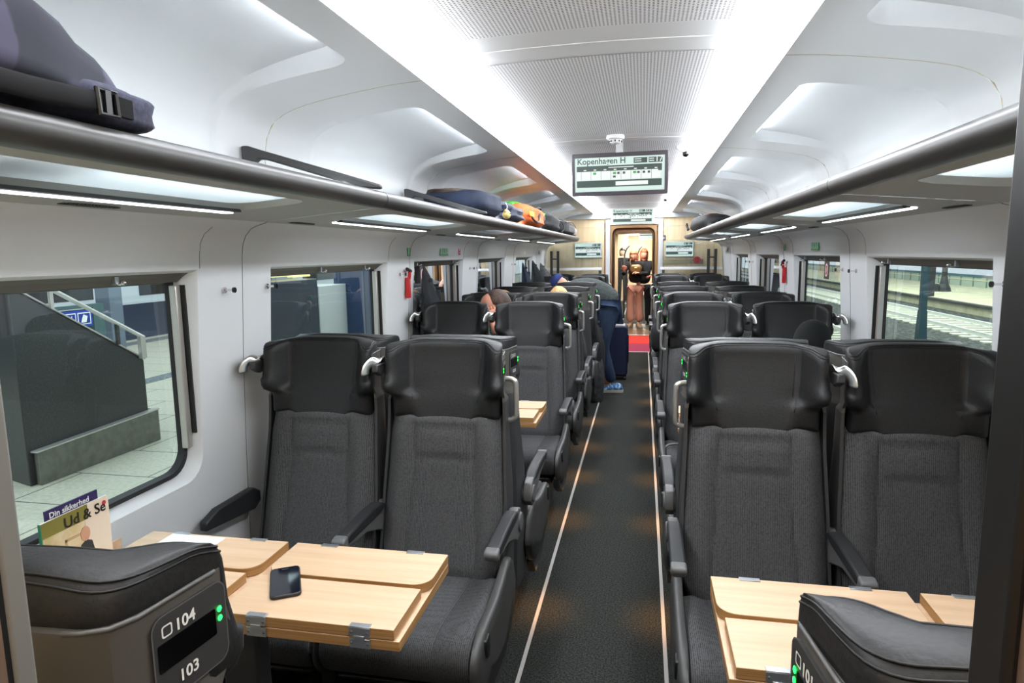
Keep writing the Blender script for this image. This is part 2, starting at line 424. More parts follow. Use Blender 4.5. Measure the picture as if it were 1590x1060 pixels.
for k in range(len(JC)-1):
    y0,y1=JC[k]+.003,JC[k+1]-.003
    xs=[-.445+.89*i/16 for i in range(17)]
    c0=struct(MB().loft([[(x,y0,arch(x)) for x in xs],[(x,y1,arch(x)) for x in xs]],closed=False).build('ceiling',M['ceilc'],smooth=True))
    xs=[-.40+.8*i/16 for i in range(17)]
    MB().loft([[(x,y0+.14,arch(x)-.0015) for x in xs],[(x,y1-.14,arch(x)-.0015) for x in xs]],closed=False).build('perforated_panel',pm,c0,smooth=True)
    if k: struct(MB().tube([(x,JC[k],arch(x)+.001) for x in xs],.003,6).build('trim_%d'%(70+k),M['white']))
struct(MB().box((-1.25,YW0,2.30),(1.25,10.1,2.32)).build('ceiling',M['ceil']))
# ------------------------------------------------------------------ floor
struct(MB().add([(-1.37,-1.3,0),(1.37,-1.3,0),(1.37,10.15,0),(-1.37,10.15,0)],[(0,1,2,3)]).build('floor',M['carpet']))
struct(MB().add([(-1.37,14.12,0),(1.37,14.12,0),(1.37,24,0),(-1.37,24,0)],[(0,1,2,3)]).build('floor',M['carpet']))
for i,x in enumerate((-.267,.267)):
    struct(MB().box((x-.0075,.2,0),(x+.0075,10.15,.0025)).build('trim_%d'%(80+i),M['strip']))
    struct(MB().box((x-.006,14.2,0),(x+.006,23.5,.0025)).build('trim_%d'%(82+i),M['strip']))
struct(MB().box((-.36,10.15,0),(.40,10.18,.003)).build('trim_84',M['white']))
struct(MB().add([(-.9,10.15,-.001),(.9,10.15,-.001),(.9,14.12,-.001),(-.9,14.12,-.001)],[(0,1,2,3)]).build('floor',M['magenta']))
struct(MB().box((-.9,11.1,-.0005),(.9,12.15,.001)).build('floor',M['red']))
struct(MB().box((-.9,12.15,0),(.9,12.30,.012)).build('trim_85',M['alu']))
gang=mat('gangway_plate',(112,88,62),.45,.3); struct(MB().box((-.9,12.30,0),(.9,13.0,.015)).build('floor',gang))
struct(MB().box((-.9,13.0,.0),(.9,13.10,.02)).build('trim_86',M['gold']))
gang2=mat('gangway_plate_dark',(84,80,66),.6); struct(MB().box((-.9,13.1,0),(.9,14.1,.012)).build('floor',gang2))
struct(MB().box((-.9,14.1,0),(.9,14.13,.004)).build('trim_87',M['gold']))
# ------------------------------------------------------------------ near doorway (Y .15-.40)
for s,x,n in ((-1,-.32,1),(1,.36,2)):
    e=struct(empty('door_%d'%n,(x,0,0)))
    if s<0:
        MB().box((-.018,.3815,0),(0,.40,2.05)).build('door_edge_profile',M['steelgrey'],e,bevel=.003)
        MB().box((-.018,.3755,0),(-.002,.3815,2.05)).build('rubber_seal',M['black'],e)
        MB().box((-.03,.20,0),(0,.3755,2.05)).build('door_jamb',M['brown'],e)
    else:
        MB().box((-.006,.362,0),(.014,.40,2.05)).build('rubber_seal',M['black'],e,bevel=.004)
        MB().box((0,.20,0),(.03,.362,2.05)).build('door_jamb',M['brown'],e)
    struct(MB().box((x+s*.03,.30,0),(s*1.37,.375,2.3)).build('wall_near',M['panelwood']))
struct(MB().box((-.35,.30,2.05),(.39,.38,2.3)).build('wall_near',M['panelwood']))
for s in (-1,1): struct(MB().box((s*.9,-1.3,0),(s*.92,.3,2.3)).build('wall_near',M['panelwood']))
struct(MB().box((-.92,-1.32,0),(.92,-1.3,2.3)).build('wall_near',M['panelwood']))
struct(MB().box((-.92,-1.3,2.28),(.92,.3,2.3)).build('ceiling',M['ceil']))
# ------------------------------------------------------------------ far end wall (Y 10.1)
YE=10.1
ew=MB()
ew.box((-1.37,YE,0),(-.42,YE+.06,2.3)).box((.47,YE,0),(1.37,YE+.06,2.3))
struct(ew.build('wall_far',M['panelwood']))
struct(MB().box((-1.2,YE-.05,2.06),(1.2,YE,2.3)).build('wall_far',M['ceil']))
df=struct(empty('door_3',(0.02,YE,0)))
fr=MB(); fr.box((-.42,-.02,0),(-.35,.06,2.22)).box((.37,-.02,0),(.44,.06,2.22)).box((-.35,-.02,1.96),(.37,.06,2.22))
fr.build('door_frame',mat('door_frame_white',(205,205,206),.4),df,bevel=.004)
def archpts(w,h,r,n=8,cx=0.0):
    p=[(cx-w,0.0)]+[(cx-w+r-r*math.cos(PI/2*i/n),h-r+r*math.sin(PI/2*i/n)) for i in range(n+1)]+[(cx+w-r+r*math.sin(PI/2*i/n),h-r+r*math.cos(PI/2*i/n)) for i in range(n+1)]+[(cx+w,0.0)]
    return p
for (w,h,r,yy,rad,m) in ((.335,1.93,.11,.07,.017,'gold'),(.315,1.915,.10,.14,.012,'black'),(.30,1.90,.09,.20,.016,'gold')):
    MB().tube([(x,yy,z) for x,z in archpts(w,h,r)],rad,8).build('door_arch',M[m],df,smooth=True)
o_=archpts(.35,1.96,.001); i_=archpts(.325,1.92,.10)
fb=MB(); fb.loft([[(x,.03,z) for x,z in o_],[(x,.03,z) for x,z in i_],[(x,.22,z) for x,z in i_]],closed=False); fb.build('door_reveal',M['gold'],df,smooth=True,auto=30)
# vestibule, gangway and next car shell
for s in (-1,1):
    struct(MB().box((s*.62,YE+.06,0),(s*.64,12.2,2.2)).build('wall_vestibule',M['panelwood']))
    struct(MB().box((s*.50,12.2,0),(s*.52,14.1,2.1)).build('wall_gangway',mat('gangway_bellows',(60,58,56),.7)))
    struct(MB().box((s*.36,12.25,0),(s*.62,12.32,2.1)).build('wall_gangway',M['gold']))
    struct(MB().box((s*.36,14.1,0),(s*1.37,14.16,2.3)).build('wall_gangway',M['panelwood']))
    struct(MB().box((s*1.33,14.16,0),(s*1.36,24,2.3)).build('wall_%s'%('left' if s<0 else 'right'),M['wall']))
struct(MB().box((-.64,YE+.06,2.0),(.64,12.25,2.02)).build('ceiling',M['ceil']))
struct(MB().box((-.62,12.2,1.93),(.62,14.16,2.1)).build('ceiling',M['ceil']))
struct(MB().box((-1.37,14.16,2.18),(1.37,24,2.2)).build('ceiling',M['ceil']))
struct(MB().box((-1.37,24,0),(1.37,24.05,2.3)).build('wall_far',M['panelwood']))
nl=MB().box((-.35,14.4,2.15),(.35,23.6,2.17)).build('ceiling_lamp',M['lamp3'])
tag(nl,'bright ceiling lamp of the next carriage seen through the end door','light')
for i,(x,y) in enumerate(((-.12,10.6),(-.02,10.9),(.04,11.4))):
    tag(MB().prism([(x+.03*math.cos(a*PI/6),y+.03*math.sin(a*PI/6)) for a in range(12)],1.988,1.998,'z').build('ceiling_spot',M['lamp3']),['leftmost small round ceiling spot just beyond the end door','middle small round ceiling spot beyond the end door','farthest small round ceiling spot above the doorway passage'][i],'light','vestibule ceiling spots')
dp=empty('wall_display',(.30,17.5,1.97),0,'pale display hanging in the next carriage, seen through the end door','display')
MB().box((-.24,0,-.09),(.24,.04,.09)).build('display_bezel',M['alu'],dp)
MB().box((-.23,-.002,-.08),(.23,0,.08)).build('screen_panel',M['scr_bg'],dp)
MB().box((-.22,-.004,0),(.22,-.002,.03)).build('screen_block',M['scr_dk'],dp)
struct(MB().box((-1.33,21,0),(-.30,21.05,2.17)).build('wall_next',M['panelwood']))
for yy,cx in ((15.4,-.26),(18.5,.02)):
    tag(MB().tube([(cx,yy,0),(cx,yy,1.35),(cx+.01,yy,1.5),(cx+.05,yy,1.62),(cx+.12,yy,1.70)],.018,8).build('grab_pole',M['shelldark'],smooth=True),'dark curved pole in the next carriage, %s'%('nearer one above the left woman' if cx<0 else 'farther one above the right woman'),'pole')
# ------------------------------------------------------------------ seats
# local frame: +y = facing direction, rear plane at y=0, m=+1 aisle on +x
UPR=[(0,.0),(.08,.0),(.13,.003),(.168,.007),(.190,.026),(.201,.065),(.207,.10),(.213,.132),(.212,.152),(.200,.163),(.183,.157),(.166,.132),(.149,.104),(.126,.086),(.09,.078),(0,.074)][:15]
UPR[-1]=(0,.074)
MID=[(0,.0),(.08,.0),(.13,.003),(.168,.007),(.190,.026),(.201,.065),(.209,.10),(.219,.140),(.220,.166),(.207,.184),(.186,.180),(.163,.152),(.144,.122),(.12,.102),(.0,.088)]
LOW=[(0,.03),(.08,.03),(.13,.03),(.160,.035),(.184,.055),(.196,.08),(.199,.10),(.198,.125),(.191,.138),(.180,.144),(.163,.144),(.145,.141),(.12,.136),(.085,.131),(0,.129)]
def full(h): return [(u,f) for u,f in h]+[(-u,f) for u,f in h[-2:0:-1]]
def mixp(a,b,t): return [(p[0]+(q[0]-p[0])*t,p[1]+(q[1]-p[1])*t) for p,q in zip(a,b)]
def smoothloop(pts,per=3): return [(p.x,p.y) for p in crom([(a,b,0) for a,b in pts],per,closed=True)]
def inset(lp,d):
    n=len(lp); out=[]
    for i in range(n):
        a=Vector(lp[i-1]); b=Vector(lp[(i+1)%n]); t=(b-a).normalized(); nn=Vector((-t.y,t.x)); out.append((lp[i][0]+nn.x*d,lp[i][1]+nn.y*d))
    return out
def hz(z,u,f,top):
    if top: z-= .012*ss(.09,.20,abs(u))+.030*ss(.10,.20,f)*ss(.12,.2,abs(u))
    return z
def headrest(m,parent):
    up,mi,lo=smoothloop(full(UPR)),smoothloop(full(MID)),smoothloop(full(LOW)); N=len(up)
    def pair(lp,k): return [(p[0]+(q[0]-p[0])*k,p[1]+(q[1]-p[1])*k) for p,q in ((lp[i],lp[(N//2-i)%N]) for i in range(N))]
    def cen(z,lp):
        out=[]; fc=interp([(.97,.138),(1.03,.124),(1.10,.103),(1.20,.078),(1.3,.074)],z)
        for i,(u,f) in enumerate(lp):
            if N*.36<i<N*.64:
                t=ss(.135,.100,abs(u)); f=f+(fc+.004*(abs(u)/.1)**2-f)*t
            out.append((u,f))
        return out
    L=[(.971,pair(lo,.12)),(.975,pair(lo,.04)),(.988,lo),(1.030,lo),(1.046,mixp(lo,mi,.10)),(1.054,mixp(lo,mi,.45)),(1.063,mixp(lo,mi,.80)),(1.078,mixp(lo,mi,.97)),(1.10,mi),(1.14,mixp(mi,up,.4)),(1.18,mixp(mi,up,.9)),(1.215,up),(1.230,pair(up,.03)),(1.239,pair(up,.09)),(1.245,pair(up,.18)),(1.248,pair(up,.30)),(1.249,pair(up,.42))]
    L=[(z,cen(z,lp)) if z<1.235 else (z,lp) for z,lp in L]
    mbh=MB().loft([[(m*u,f,hz(z,u,f,z>1.12)) for u,f in lp] for z,lp in L],cap=False)
    k=(len(L)-1)*N
    for base in (k,0):
        for i in range(N//4): mbh.f.append((base+i,base+i+1,base+N//2-i-1,base+N//2-i))
        for i in range(N//4): mbh.f.append((base+(N-i)%N,base+N-i-1,base+N//2+i+1,base+N//2+i))
    h=mbh.build('headrest',M['leather'],parent,smooth=True)
    for z,kk in ((1.2375,.07),(1.2435,.145)):
        P=[Vector((m*u,f,hz(z,u,f,True)+.0006)) for u,f in pair(up,kk)]
        MB().tube(P,.0014,5,closed=True).build('piping',M['leather'],h,smooth=True)
    for sx in (-1,1):
        P=[]
        for z,lp in L[3:-5]:
            q=min((p for p in lp if p[1]>.06),key=lambda p:abs(p[0]-sx*.122)); P.append((m*q[0],q[1]+.0002,hz(z,q[0],q[1],z>1.12)))
        MB().tube(P,.0013,5).build('seam',M['black'],h,smooth=True)
    return h
def backrest(m,parent):
    wz=[(.40,.20),(.46,.220),(.52,.226),(.62,.226),(.75,.219),(.9,.212),(1.0,.206)]
    fz=[(.40,.262),(.46,.262),(.55,.235),(.65,.208),(.75,.185),(.85,.166),(.95,.150),(1.0,.145)]
    nu,nz=44,44; V=[];Fc=[]
    def g(x,w): return math.exp(-(x/w)**2)
    for j in range(nz+1):
        z=.40+.577*j/nz; w=interp(wz,z); f0=interp(fz,z)
        for i in range(nu+1):
            t=-1+2*i/nu; t=math.copysign(abs(t)**.9,t); u=t*w
            e=abs(t)
            f=f0-.05*max(0,(e-.72)/.28)**2.2+.012*ss(.5,.75,e)*(1-ss(.89,.965,z))
            c=.112+.02*ss(.8,.5,z)
            f-=.007*g(abs(u)-c,.006)*ss(.42,.5,z)*(1-ss(.94,.97,z))
            if abs(u)<c: 
                f-=.007*g(z-(.930+.004*math.cos(u*14)),.006)+.007*g(z-(.825+.004*math.cos(u*14)),.007)
                f+=.004*ss(c,.07,abs(u))*(ss(.825,.85,z)*(1-ss(.905,.928,z)))
            f-=.012*ss(.962,.977,z)**2
            V.append((m*u,f,z))
    n=nu+1
    for j in range(nz):
        for i in range(nu): a=j*n+i; Fc.append((a,a+1,a+n+1,a+n))
    k=len(V)   # back skin
    for j in range(nz+1):
        z=.40+.577*j/nz; w=interp(wz,z); f0=interp(fz,z)
        V.append((-m*w,f0-.085,z)); V.append((m*w,f0-.085,z))
    for j in range(nz):
        Fc.append((j*n,(j+1)*n,k+2*j+2,k+2*j)); Fc.append((j*n+nu,k+2*j+1,k+2*j+3,(j+1)*n+nu)); Fc.append((k+2*j,k+2*j+2,k+2*j+3,k+2*j+1))
    Fc.append(tuple([nz*n+i for i in range(n)]+[k+2*nz+1,k+2*nz])); Fc.append(tuple([i for i in range(n)][::-1]+[k,k+1]))
    return mesh('backrest',V,Fc,M['fabric'],parent,smooth=True,auto=50)
def cushion(m,parent):
    pr=[(.24,.425),(.32,.435),(.42,.447),(.52,.458),(.60,.464),(.655,.462),(.69,.446),(.708,.415),(.706,.38),(.690,.345),(.66,.325),(.55,.318),(.40,.318),(.24,.318)]
    pr=[(p.x,p.y) for p in crom([(a,b,0) for a,b in pr],3,closed=True)]
    secs=[]
    for t,k,dz in ((-.229,.93,-.02),(-.227,.97,-.008),(-.220,.99,0),(-.195,1,.004),(-.125,1,.0),(-.119,1,-.005),(-.113,1,-.001),(0,1,-.002),(.113,1,-.001),(.119,1,-.005),(.125,1,.0),(.195,1,.004),(.220,.99,0),(.227,.97,-.008),(.229,.93,-.02)):
        secs.append([(m*t,.45+(f-.45)*k,.385+(z-.385)*k+(dz if z>.40 else 0)) for f,z in pr])
    return MB().loft(secs).build('seat_cushion',M['fabric'],parent,smooth=True,auto=60)
def shell(m,parent,window):
    mb=MB()
    def path(z):
        if z>=1.045:
            fe=.150 if z<1.17 else .150-.01
            return [(0,-.008),(.08,-.008),(.13,-.007),(.166,-.004),(.190,.008),(.201,.030),(.2105,.102),(.2105+(fe-.102)*.131,fe)]
        t=ss(1.045,.9,z)
        w=interp([(.25,.225),(.5,.231),(.7,.229),(.9,.220),(1.045,.218)],z); fe=interp([(.25,.20),(.42,.22),(.5,.225),(.62,.19),(.8,.155),(.95,.125),(1.045,.12)],z)
        return [(0,-.008),(.08,-.008),(.13,-.007),(.168,-.002),(.195,.008),(w-.004,.035),(w,.07),(w+.002,fe)]
    def sec(z,top=False):
        P=path(z); o=[(u,f) for u,f in P]; o=[(-u,f) for u,f in o[:0:-1]]+o
        n=len(o); inn=[]
        for i in range(n):
            a=Vector(o[max(i-1,0)]); b=Vector(o[min(i+1,n-1)]); t=(b-a).normalized(); inn.append((o[i][0]-t.y*.010,o[i][1]+t.x*.010))
        return [(m*u,f,z+(.012*ss(.03,.15,f)*0 if top else 0)) for u,f in o+inn[::-1]]
    zs=[.24,.30,.40,.5,.6,.7,.8,.9,.98,1.03,1.045,1.06,1.085,1.10,1.13,1.17,1.188,1.196]
    secs=[]
    for z in zs:
        s=sec(z)
        if z>=1.045:
            # lower edge of the side plates slopes, upper front corner rounded
            if z<=1.10:
                lim=interp([(1.045,.115),(1.06,.128),(1.085,.145),(1.10,.150)],z)
                s=[(x,min(y,lim+(y-.15)*.1) if y>lim else y,zz) for x,y,zz in s]
        secs.append(s)
    mb.loft(secs)
    o=mb.build('seat_shell',M['plate'],parent,smooth=True,auto=35)
    o.data.materials.append(M['shelldark'])
    for p in o.data.polygons:
        if p.center.z<1.03: p.material_index=1
    return o
def latt(m):  # slanted plate frame: origin, along(front), outward
    p0=Vector((m*.201,.030,0)); p1=Vector((m*.217,.152,0)); t=(p1-p0).normalized(); n=Vector((t.y*m,-t.x*m,0)) if True else 0
    if n.x*m<0: n=-n
    return p0,t,n
def display(m,parent,top='',bot='',orange=False,icon=True):
    p0,t,n=latt(m)
    def P(s,z,d=.002): 
        q=p0+t*s+n*d; return (q.x,q.y,z)
    off=.0035
    def plate(name,s0,s1,z0,z1,r,mt,d0,d1):
        lp=rrect(s1-s0,z1-z0,r,5,(s0+s1)/2,(z0+z1)/2); return MB().loft([[P(s,z,d0) for s,z in lp],[P(s,z,d1) for s,z in lp]]).build(name,mt,parent)
    pl=plate('number_plate',.013,.112,1.088,1.184,.014,M['shelldark'],.0,off)
    MB().loft([[P(s,z,off+.0003) for s,z in rrect(.101,.098,.015,5,.0625,1.136)],[P(s,z,off+.0003) for s,z in rrect(.098,.095,.0135,5,.0625,1.136)]],cap=False).build('plate_rim',M['armgrey'],pl)
    plate('display',.018,.096,1.124,1.155,.002,M['blackgloss'],off,off+.0008).parent=pl
    for k,z in enumerate((1.151,1.140)):
        c=P(.1025,z,off+.0004); MB().ball(c,(.0012,.0035,.0035)).build('status_light',M['green'],pl,smooth=True)
    right=t if m>0 else -t
    up=(0,0,1)
    s_ic=.031 if m>0 else .094
    if icon:
        a=rrect(.0135,.0135,.003,4,s_ic,1.1665); b=rrect(.0100,.0100,.002,4,s_ic,1.1665)
        MB().loft([[P(s,z,off+.0006) for s,z in a],[P(s,z,off+.0006) for s,z in b]],cap=False).build('pictogram',M['white'],pl)
    if top:
        o=P(.0405,1.1595,off+.0008) if m>0 else P(.0845,1.1595,off+.0008)
        text('seat_number',top,.0185,o,right,up,M['white'],pl,.0002,bold=.0003)
    else:
        a=P(.066,1.154,off+.0008)
        mb=MB()
        for ds in (0,.012,.024):
            lp=rrect(.008,.012,.003,3,.046+ds,1.1665); li=rrect(.004,.007,.0015,3,.046+ds,1.1665)
            mb.loft([[P(s,z,off+.0006) for s,z in lp],[P(s,z,off+.0006) for s,z in li]],cap=False)
        mb.build('seat_number_mark',M['white'],pl)
    if bot:
        o=P(.0405,1.101,off+.0008) if m>0 else P(.0845,1.101,off+.0008)
        text('seat_number',bot,.0185,o,right,up,M['white'],pl,.0002,bold=.0003)
    else:
        mb=MB()
        for ds in (0,.012,.024):
            lp=rrect(.008,.012,.003,3,.046+ds,1.107); li=rrect(.004,.007,.0015,3,.046+ds,1.107)
            mb.loft([[P(s,z,off+.0006) for s,z in lp],[P(s,z,off+.0006) for s,z in li]],cap=False)
        mb.build('seat_number_mark',M['white'],pl)
    if orange:
        mb=MB()
        for i in range(5): 
            s=.088-i*.014; lp=rrect(.008,.004,.001,2,s,1.140); mb.loft([[P(a,b,off+.001) for a,b in lp],[P(a,b,off+.0016) for a,b in lp]])
            lp=rrect(.003,.014,.001,2,s-.004,1.137); mb.loft([[P(a,b,off+.001) for a,b in lp],[P(a,b,off+.0016) for a,b in lp]])
        mb.build('display_text',M['orange_led'],pl)
def armrest(m,parent,u,name='armrest'):
    a=empty_child(name,parent)
    prof=[(.17,.648),(.21,.668),(.29,.674),(.40,.671),(.49,.665),(.497,.650),(.48,.633),(.36,.633),(.22,.633)]
    MB().prism(prof,u-.022,u+.022,'x').build('arm_pad',M['arm'],a,bevel=.007)
    MB().prism([(.492,.668),(.522,.663),(.528,.650),(.515,.632),(.485,.629)],u-.0225,u+.0225,'x').build('arm_cap',M['armgrey'],a,bevel=.006)
    pr=[(.10,.61),(.12,.645),(.16,.658),(.21,.645),(.34,.635),(.50,.635),(.505,.623),(.34,.61),(.24,.575),(.18,.545),(.13,.55),(.10,.58)]
    MB().prism(pr,u-.017,u+.017,'x').build('arm_bracket',M['armgrey'],a,bevel=.005)
    MB().tube([(u-.024,.14,.60),(u+.024,.14,.60)],.034,16).build('arm_pivot',M['armgrey'],a,bevel=.004)
    return a
def empty_child(name,parent):
    o=bpy.data.objects.new(name,None); link(o,parent); o.empty_display_size=.05; return o
def make_seat(m,window,top='',bot='',orange=False):
    root=empty('train_seat')
    headrest(m,root); backrest(m,root); cushion(m,root); shell(m,root,window)
    # base, legs, cover
    MB().prism([(.10,.30),(.62,.315),(.66,.30),(.60,.25),(.20,.22),(.10,.25)],-.20,.20,'x').build('seat_base',M['black'],root,bevel=.01)
    MB().box((-.15 if not window else -.15,.18,.0),(-.10,.42,.27)).build('leg',M['shelldark'],root,bevel=.008)
    MB().box((.10,.18,.0),(.15,.42,.27)).build('leg',M['shelldark'],root,bevel=.008)
    # rear tray / pocket on the shell back
    MB().prism([(x,z) for x,z in rrect(.34,.26,.03,4,0,.80)],-.018,-.006,'y').build('back_tray',M['shelldark'],root,bevel=.003)
    # window side grip
    g=empty_child('coat_grip',root); w=-m
    MB().prism([(.09,1.165),(.185,1.165),(.19,1.14),(.15,1.12),(.09,1.13)],w*.228,w*.250,'x').build('grip_bracket',M['shelldark'],g,bevel=.004)
    P=crom([(w*.222,.10,1.172),(w*.240,.135,1.178),(w*.256,.165,1.174),(w*.268,.185,1.158),(w*.272,.193,1.138),(w*.271,.194,1.128)],4)
    secs=[]
    for i,p in enumerate(P):
        t=i/(len(P)-1); tg=(P[min(i+1,len(P)-1)]-P[max(i-1,0)]).normalized(); k=math.sqrt(max(.02,1-max(0,(t-.86)/.14)**2))
        wd=Vector((w*.55,.83,0)); wd=(wd-tg*wd.dot(tg)).normalized(); nn=tg.cross(wd)
        secs.append([p+wd*(.014+.003*t)*k*math.cos(a)+nn*.0045*k*math.sin(a) for a in [2*PI*j/14 for j in range(14)]])
    MB().loft(secs).build('grip_cap',M['silver'],g,smooth=True,auto=50)
    # seat cover on both flanks
    cov=[(.16,.42),(.20,.49),(.27,.515),(.36,.49),(.47,.472),(.60,.47),(.685,.445),(.715,.40),(.70,.34),(.62,.27),(.48,.225),(.32,.23),(.20,.29),(.15,.37)]
    covs=[(p.x,p.y) for p in crom([(a,b,0) for a,b in cov],3,closed=True)]
    cx=sum(p[0] for p in covs)/len(covs); cz=sum(p[1] for p in covs)/len(covs)
    def sc(k): return [(cx+(a-cx)*k,cz+(b-cz)*k) for a,b in covs]
    if not window:
        secs=[[(m*x,a,b) for a,b in sc(k)] for x,k in ((.230,.97),(.234,1.0),(.246,1.0),(.255,.97),(.260,.88),(.262,.6))]
        c=MB().loft(secs).build('side_cover',M['shell'],root,smooth=True,auto=45)
        c.data.materials.append(M['black'])
        for p in c.data.polygons:
            if p.center.z<.335-.10*(p.center.y-.45): p.material_index=1
        MB().prism([(p[0],p[1]) for p in [(.60,.455),(.64,.452),(.645,.43),(.635,.395),(.61,.385),(.595,.41)]],m*.253,m*.267,'x').build('release_catch',M['black'],c,bevel=.004)
        low=[(.25,.25),(.60,.26),(.67,.31),(.64,.24),(.50,.17),(.32,.17)]
        MB().prism(low,m*.215,m*.250,'x').build('lower_cover',M['shelldark'],root,bevel=.006)
        armrest(m,root,m*.254)
        armrest(m,root,-m*.242,'armrest')
        display(m,root,top,bot,orange)
        # aisle grab handle
        H=[(m*.190,.06,1.102),(m*.226,.06,1.103),(m*.241,.06,1.096),(m*.247,.06,1.081),(m*.247,.06,.975),(m*.241,.06,.959),(m*.226,.06,.951),(m*.190,.06,.951)]
        MB().tube([tuple(p) for p in crom(H,3)],.0098,10).build('grab_handle',M['handle'],root,smooth=True)
    else:
        secs=[[(m*x,a,b) for a,b in sc(k)] for x,k in ((.235,.95),(.240,.97),(.243,.9))]
        MB().loft(secs).build('side_cover',M['shell'],root,smooth=True,auto=45)
        # plate edge trim at the aisle side
        MB().prism([(.15,.66),(.19,.685),(.40,.685),(.47,.66),(.47,.63),(.19,.60),(.15,.62)],-m*.262,-m*.292,'x').build('window_armrest',M['arm'],root,bevel=.006)
    # bright rim along the plate tops
    for sx in (-1,1): MB().tube([(sx*.150,-.005,1.1965),(sx*.168,-.003,1.1968),(sx*.190,.009,1.1968),(sx*.2015,.032,1.1968),(sx*.211,.104,1.1968),(sx*.2145,.132,1.196)],.0026,6).build('shell_rim',M['armgrey'],root,smooth=True)
    return root
protos={}
protos[(1,False)]=make_seat(1,False); protos[(-1,False)]=make_seat(-1,False)
protos[(1,True)]=make_seat(1,True); protos[(-1,True)]=make_seat(-1,True)
pl=make_seat(1,False,'104','103'); pr=make_seat(-1,False,'101','102',True)
index_children()
AX,WX=.528,1.012
ROWS=[('A',2.30,-1,'in the nearest camera-facing row'),('B',2.30,1,'turned away directly behind the nearest camera-facing row'),('C',4.09,-1,'facing the camera behind the second tables'),
 ('D',5.02,-1,'facing the camera, one row beyond the second tables'),('D2',5.02,1,'turned away directly behind the third camera-facing row'),('E',5.86,1,'nearer of two mid-carriage rows seen from behind'),
 ('F',6.76,1,'farther of two mid-carriage rows seen from behind'),('G',8.60,-1,'facing the camera, last row but one'),('H',9.42,-1,'facing the camera, last row before the glass')]
used=set()
def place(key,x,y,face,nohandle=False):
    if key not in used: o=protos[key]; used.add(key)
    else: o=copy_tree(protos[key])
    o.location=(x,y,0); o.rotation_euler=(0,0,0 if face>0 else PI)
    if nohandle:
        for ch in list(o.children):
            if ch.name.startswith('grab_handle'): bpy.data.objects.remove(ch)
    return o
for nm,y,face,desc in ROWS:
    for side in (-1,1):
        for win in (False,True):
            if nm=='H' and side==-1 and win: pass
            m=-side*face if True else 0     # aisle at +x local
            o=place((m,win),side*(WX if win else AX),y,face,nm in('B','D2'))
            sd='left' if side<0 else 'right'
            o['label']='dark %s seat on the %s, %s'%('window' if win else 'aisle',sd,desc); o['category']='seat'; o['group']='train seats'
for o,side,l in ((pl,-1,'large dark seat back at the lower left corner with plate numbered 104 and 103'),(pr,1,'large dark seat back at the lower right corner with plate numbered 101')):
    for ch in list(o.children):
        if ch.name.startswith('grab_handle'): bpy.data.objects.remove(ch)
    o.location=(side*AX,.48,0); o['label']=l; o['category']='seat'; o['group']='train seats'
# ------------------------------------------------------------------ tables
def table(side,yc,label,detail=True):
    t=empty('folding_table',(side*.335,yc,0),0,label,'table','folding tables')
    d=side
    L=.90; hw=.178
    def B(name,x0,x1,y0,y1,z0,z1,rc=None):
        # board with light top and layered edge
        pts=[(x0,y0),(x1,y0),(x1,y1),(x0,y1)]
        if rc:
            pts=[]
            for (cx,cy,sx,sy,r) in rc:
                if r==0: pts.append((cx,cy)); continue
                a0={(1,1):0,(-1,1):90,(-1,-1):180,(1,-1):270}[(sx,sy)]
                for i in range(7):
                    a=math.radians(a0+90*i/6); pts.append((cx-sx*r+r*math.cos(a),cy-sy*r+r*math.sin(a)))
        pts=[(d*x,y) for x,y in pts]
        o=MB().prism(pts,z0,z1,'z').build(name,M['oak'],t,bevel=.0015)
        o.data.materials.append(M['oakedge'])
        for p in o.data.polygons:
            if abs(p.normal.z)<.6: p.material_index=1
        return o
    B('tabletop',0,L,-hw,hw,.712,.735)
    ra=.045
    def leaf(x0,x1,far):
        y0,y1=(.012,hw) if far else (-hw,-.004)
        if far: rc=[(x1,y1,1,1,0),(x0,y1,-1,1,0),(x0,y0,-1,-1,ra),(x1,y0,1,-1,ra)]
        else: rc=[(x1,y1,1,1,0),(x0,y1,-1,1,0),(x0,y0,-1,-1,0),(x1,y0,1,-1,0)]
        xa=x0+(0.012 if not far else 0)
        rc=[((xa if c[0]==x0 else c[0]),)+c[1:] for c in rc]
        B('table_leaf',xa,x1,y0,y1,.7365,.7605,rc)
        for xx in ((x0+.09,x1-.10) if detail else (x0+.12,)):
            yy=hw if far else -hw; s=1 if far else -1
            h=MB()
            h.box((min(d*(xx-.024),d*(xx+.024)),yy-.012 if far else yy-.0035,.7605),(max(d*(xx-.024),d*(xx+.024)),yy+.0035 if far else yy+.012,.7625))
            for z0,z1 in ((.739,.760),(.713,.734)):
                h.box((min(d*(xx-.024),d*(xx+.024)),min(yy,yy+s*.0035),z0),(max(d*(xx-.024),d*(xx+.024)),max(yy,yy+s*.0035),z1))
            h.box((min(d*(xx-.012),d*(xx+.012)),min(yy,yy+s*.006),.731),(max(d*(xx-.012),d*(xx+.012)),max(yy,yy+s*.006),.742))
            ho=h.build('hinge',M['chrome2'],t,bevel=.0008)
            for sx in (-.018,.018):
                for zz in (.749,.7235): MB().ball((d*(xx+sx),yy+s*.0035,zz),(.0035,.0012,.0035),8,5).build('screw',M['armgrey'],ho,smooth=True)
    leaf(0,.437,True); leaf(.465,L,True); leaf(0,.437,False); leaf(.465,L,False)
    px=.495
    MB().box((min(d*(px-.05),d*(px+.05)),-.03,0),(max(d*(px-.05),d*(px+.05)),.03,.69)).build('table_leg',M['shelldark'],t,bevel=.008)
    MB().box((min(d*.2,d*.85),-.06,.688),(max(d*.2,d*.85),.06,.712)).build('table_support',M['shelldark'],t,bevel=.004)
    return t
table(-1,1.375,'folding light wood table at lower left with a phone lying on it')
table(1,1.375,'folding light wood table at lower right beside the seat numbered 101')
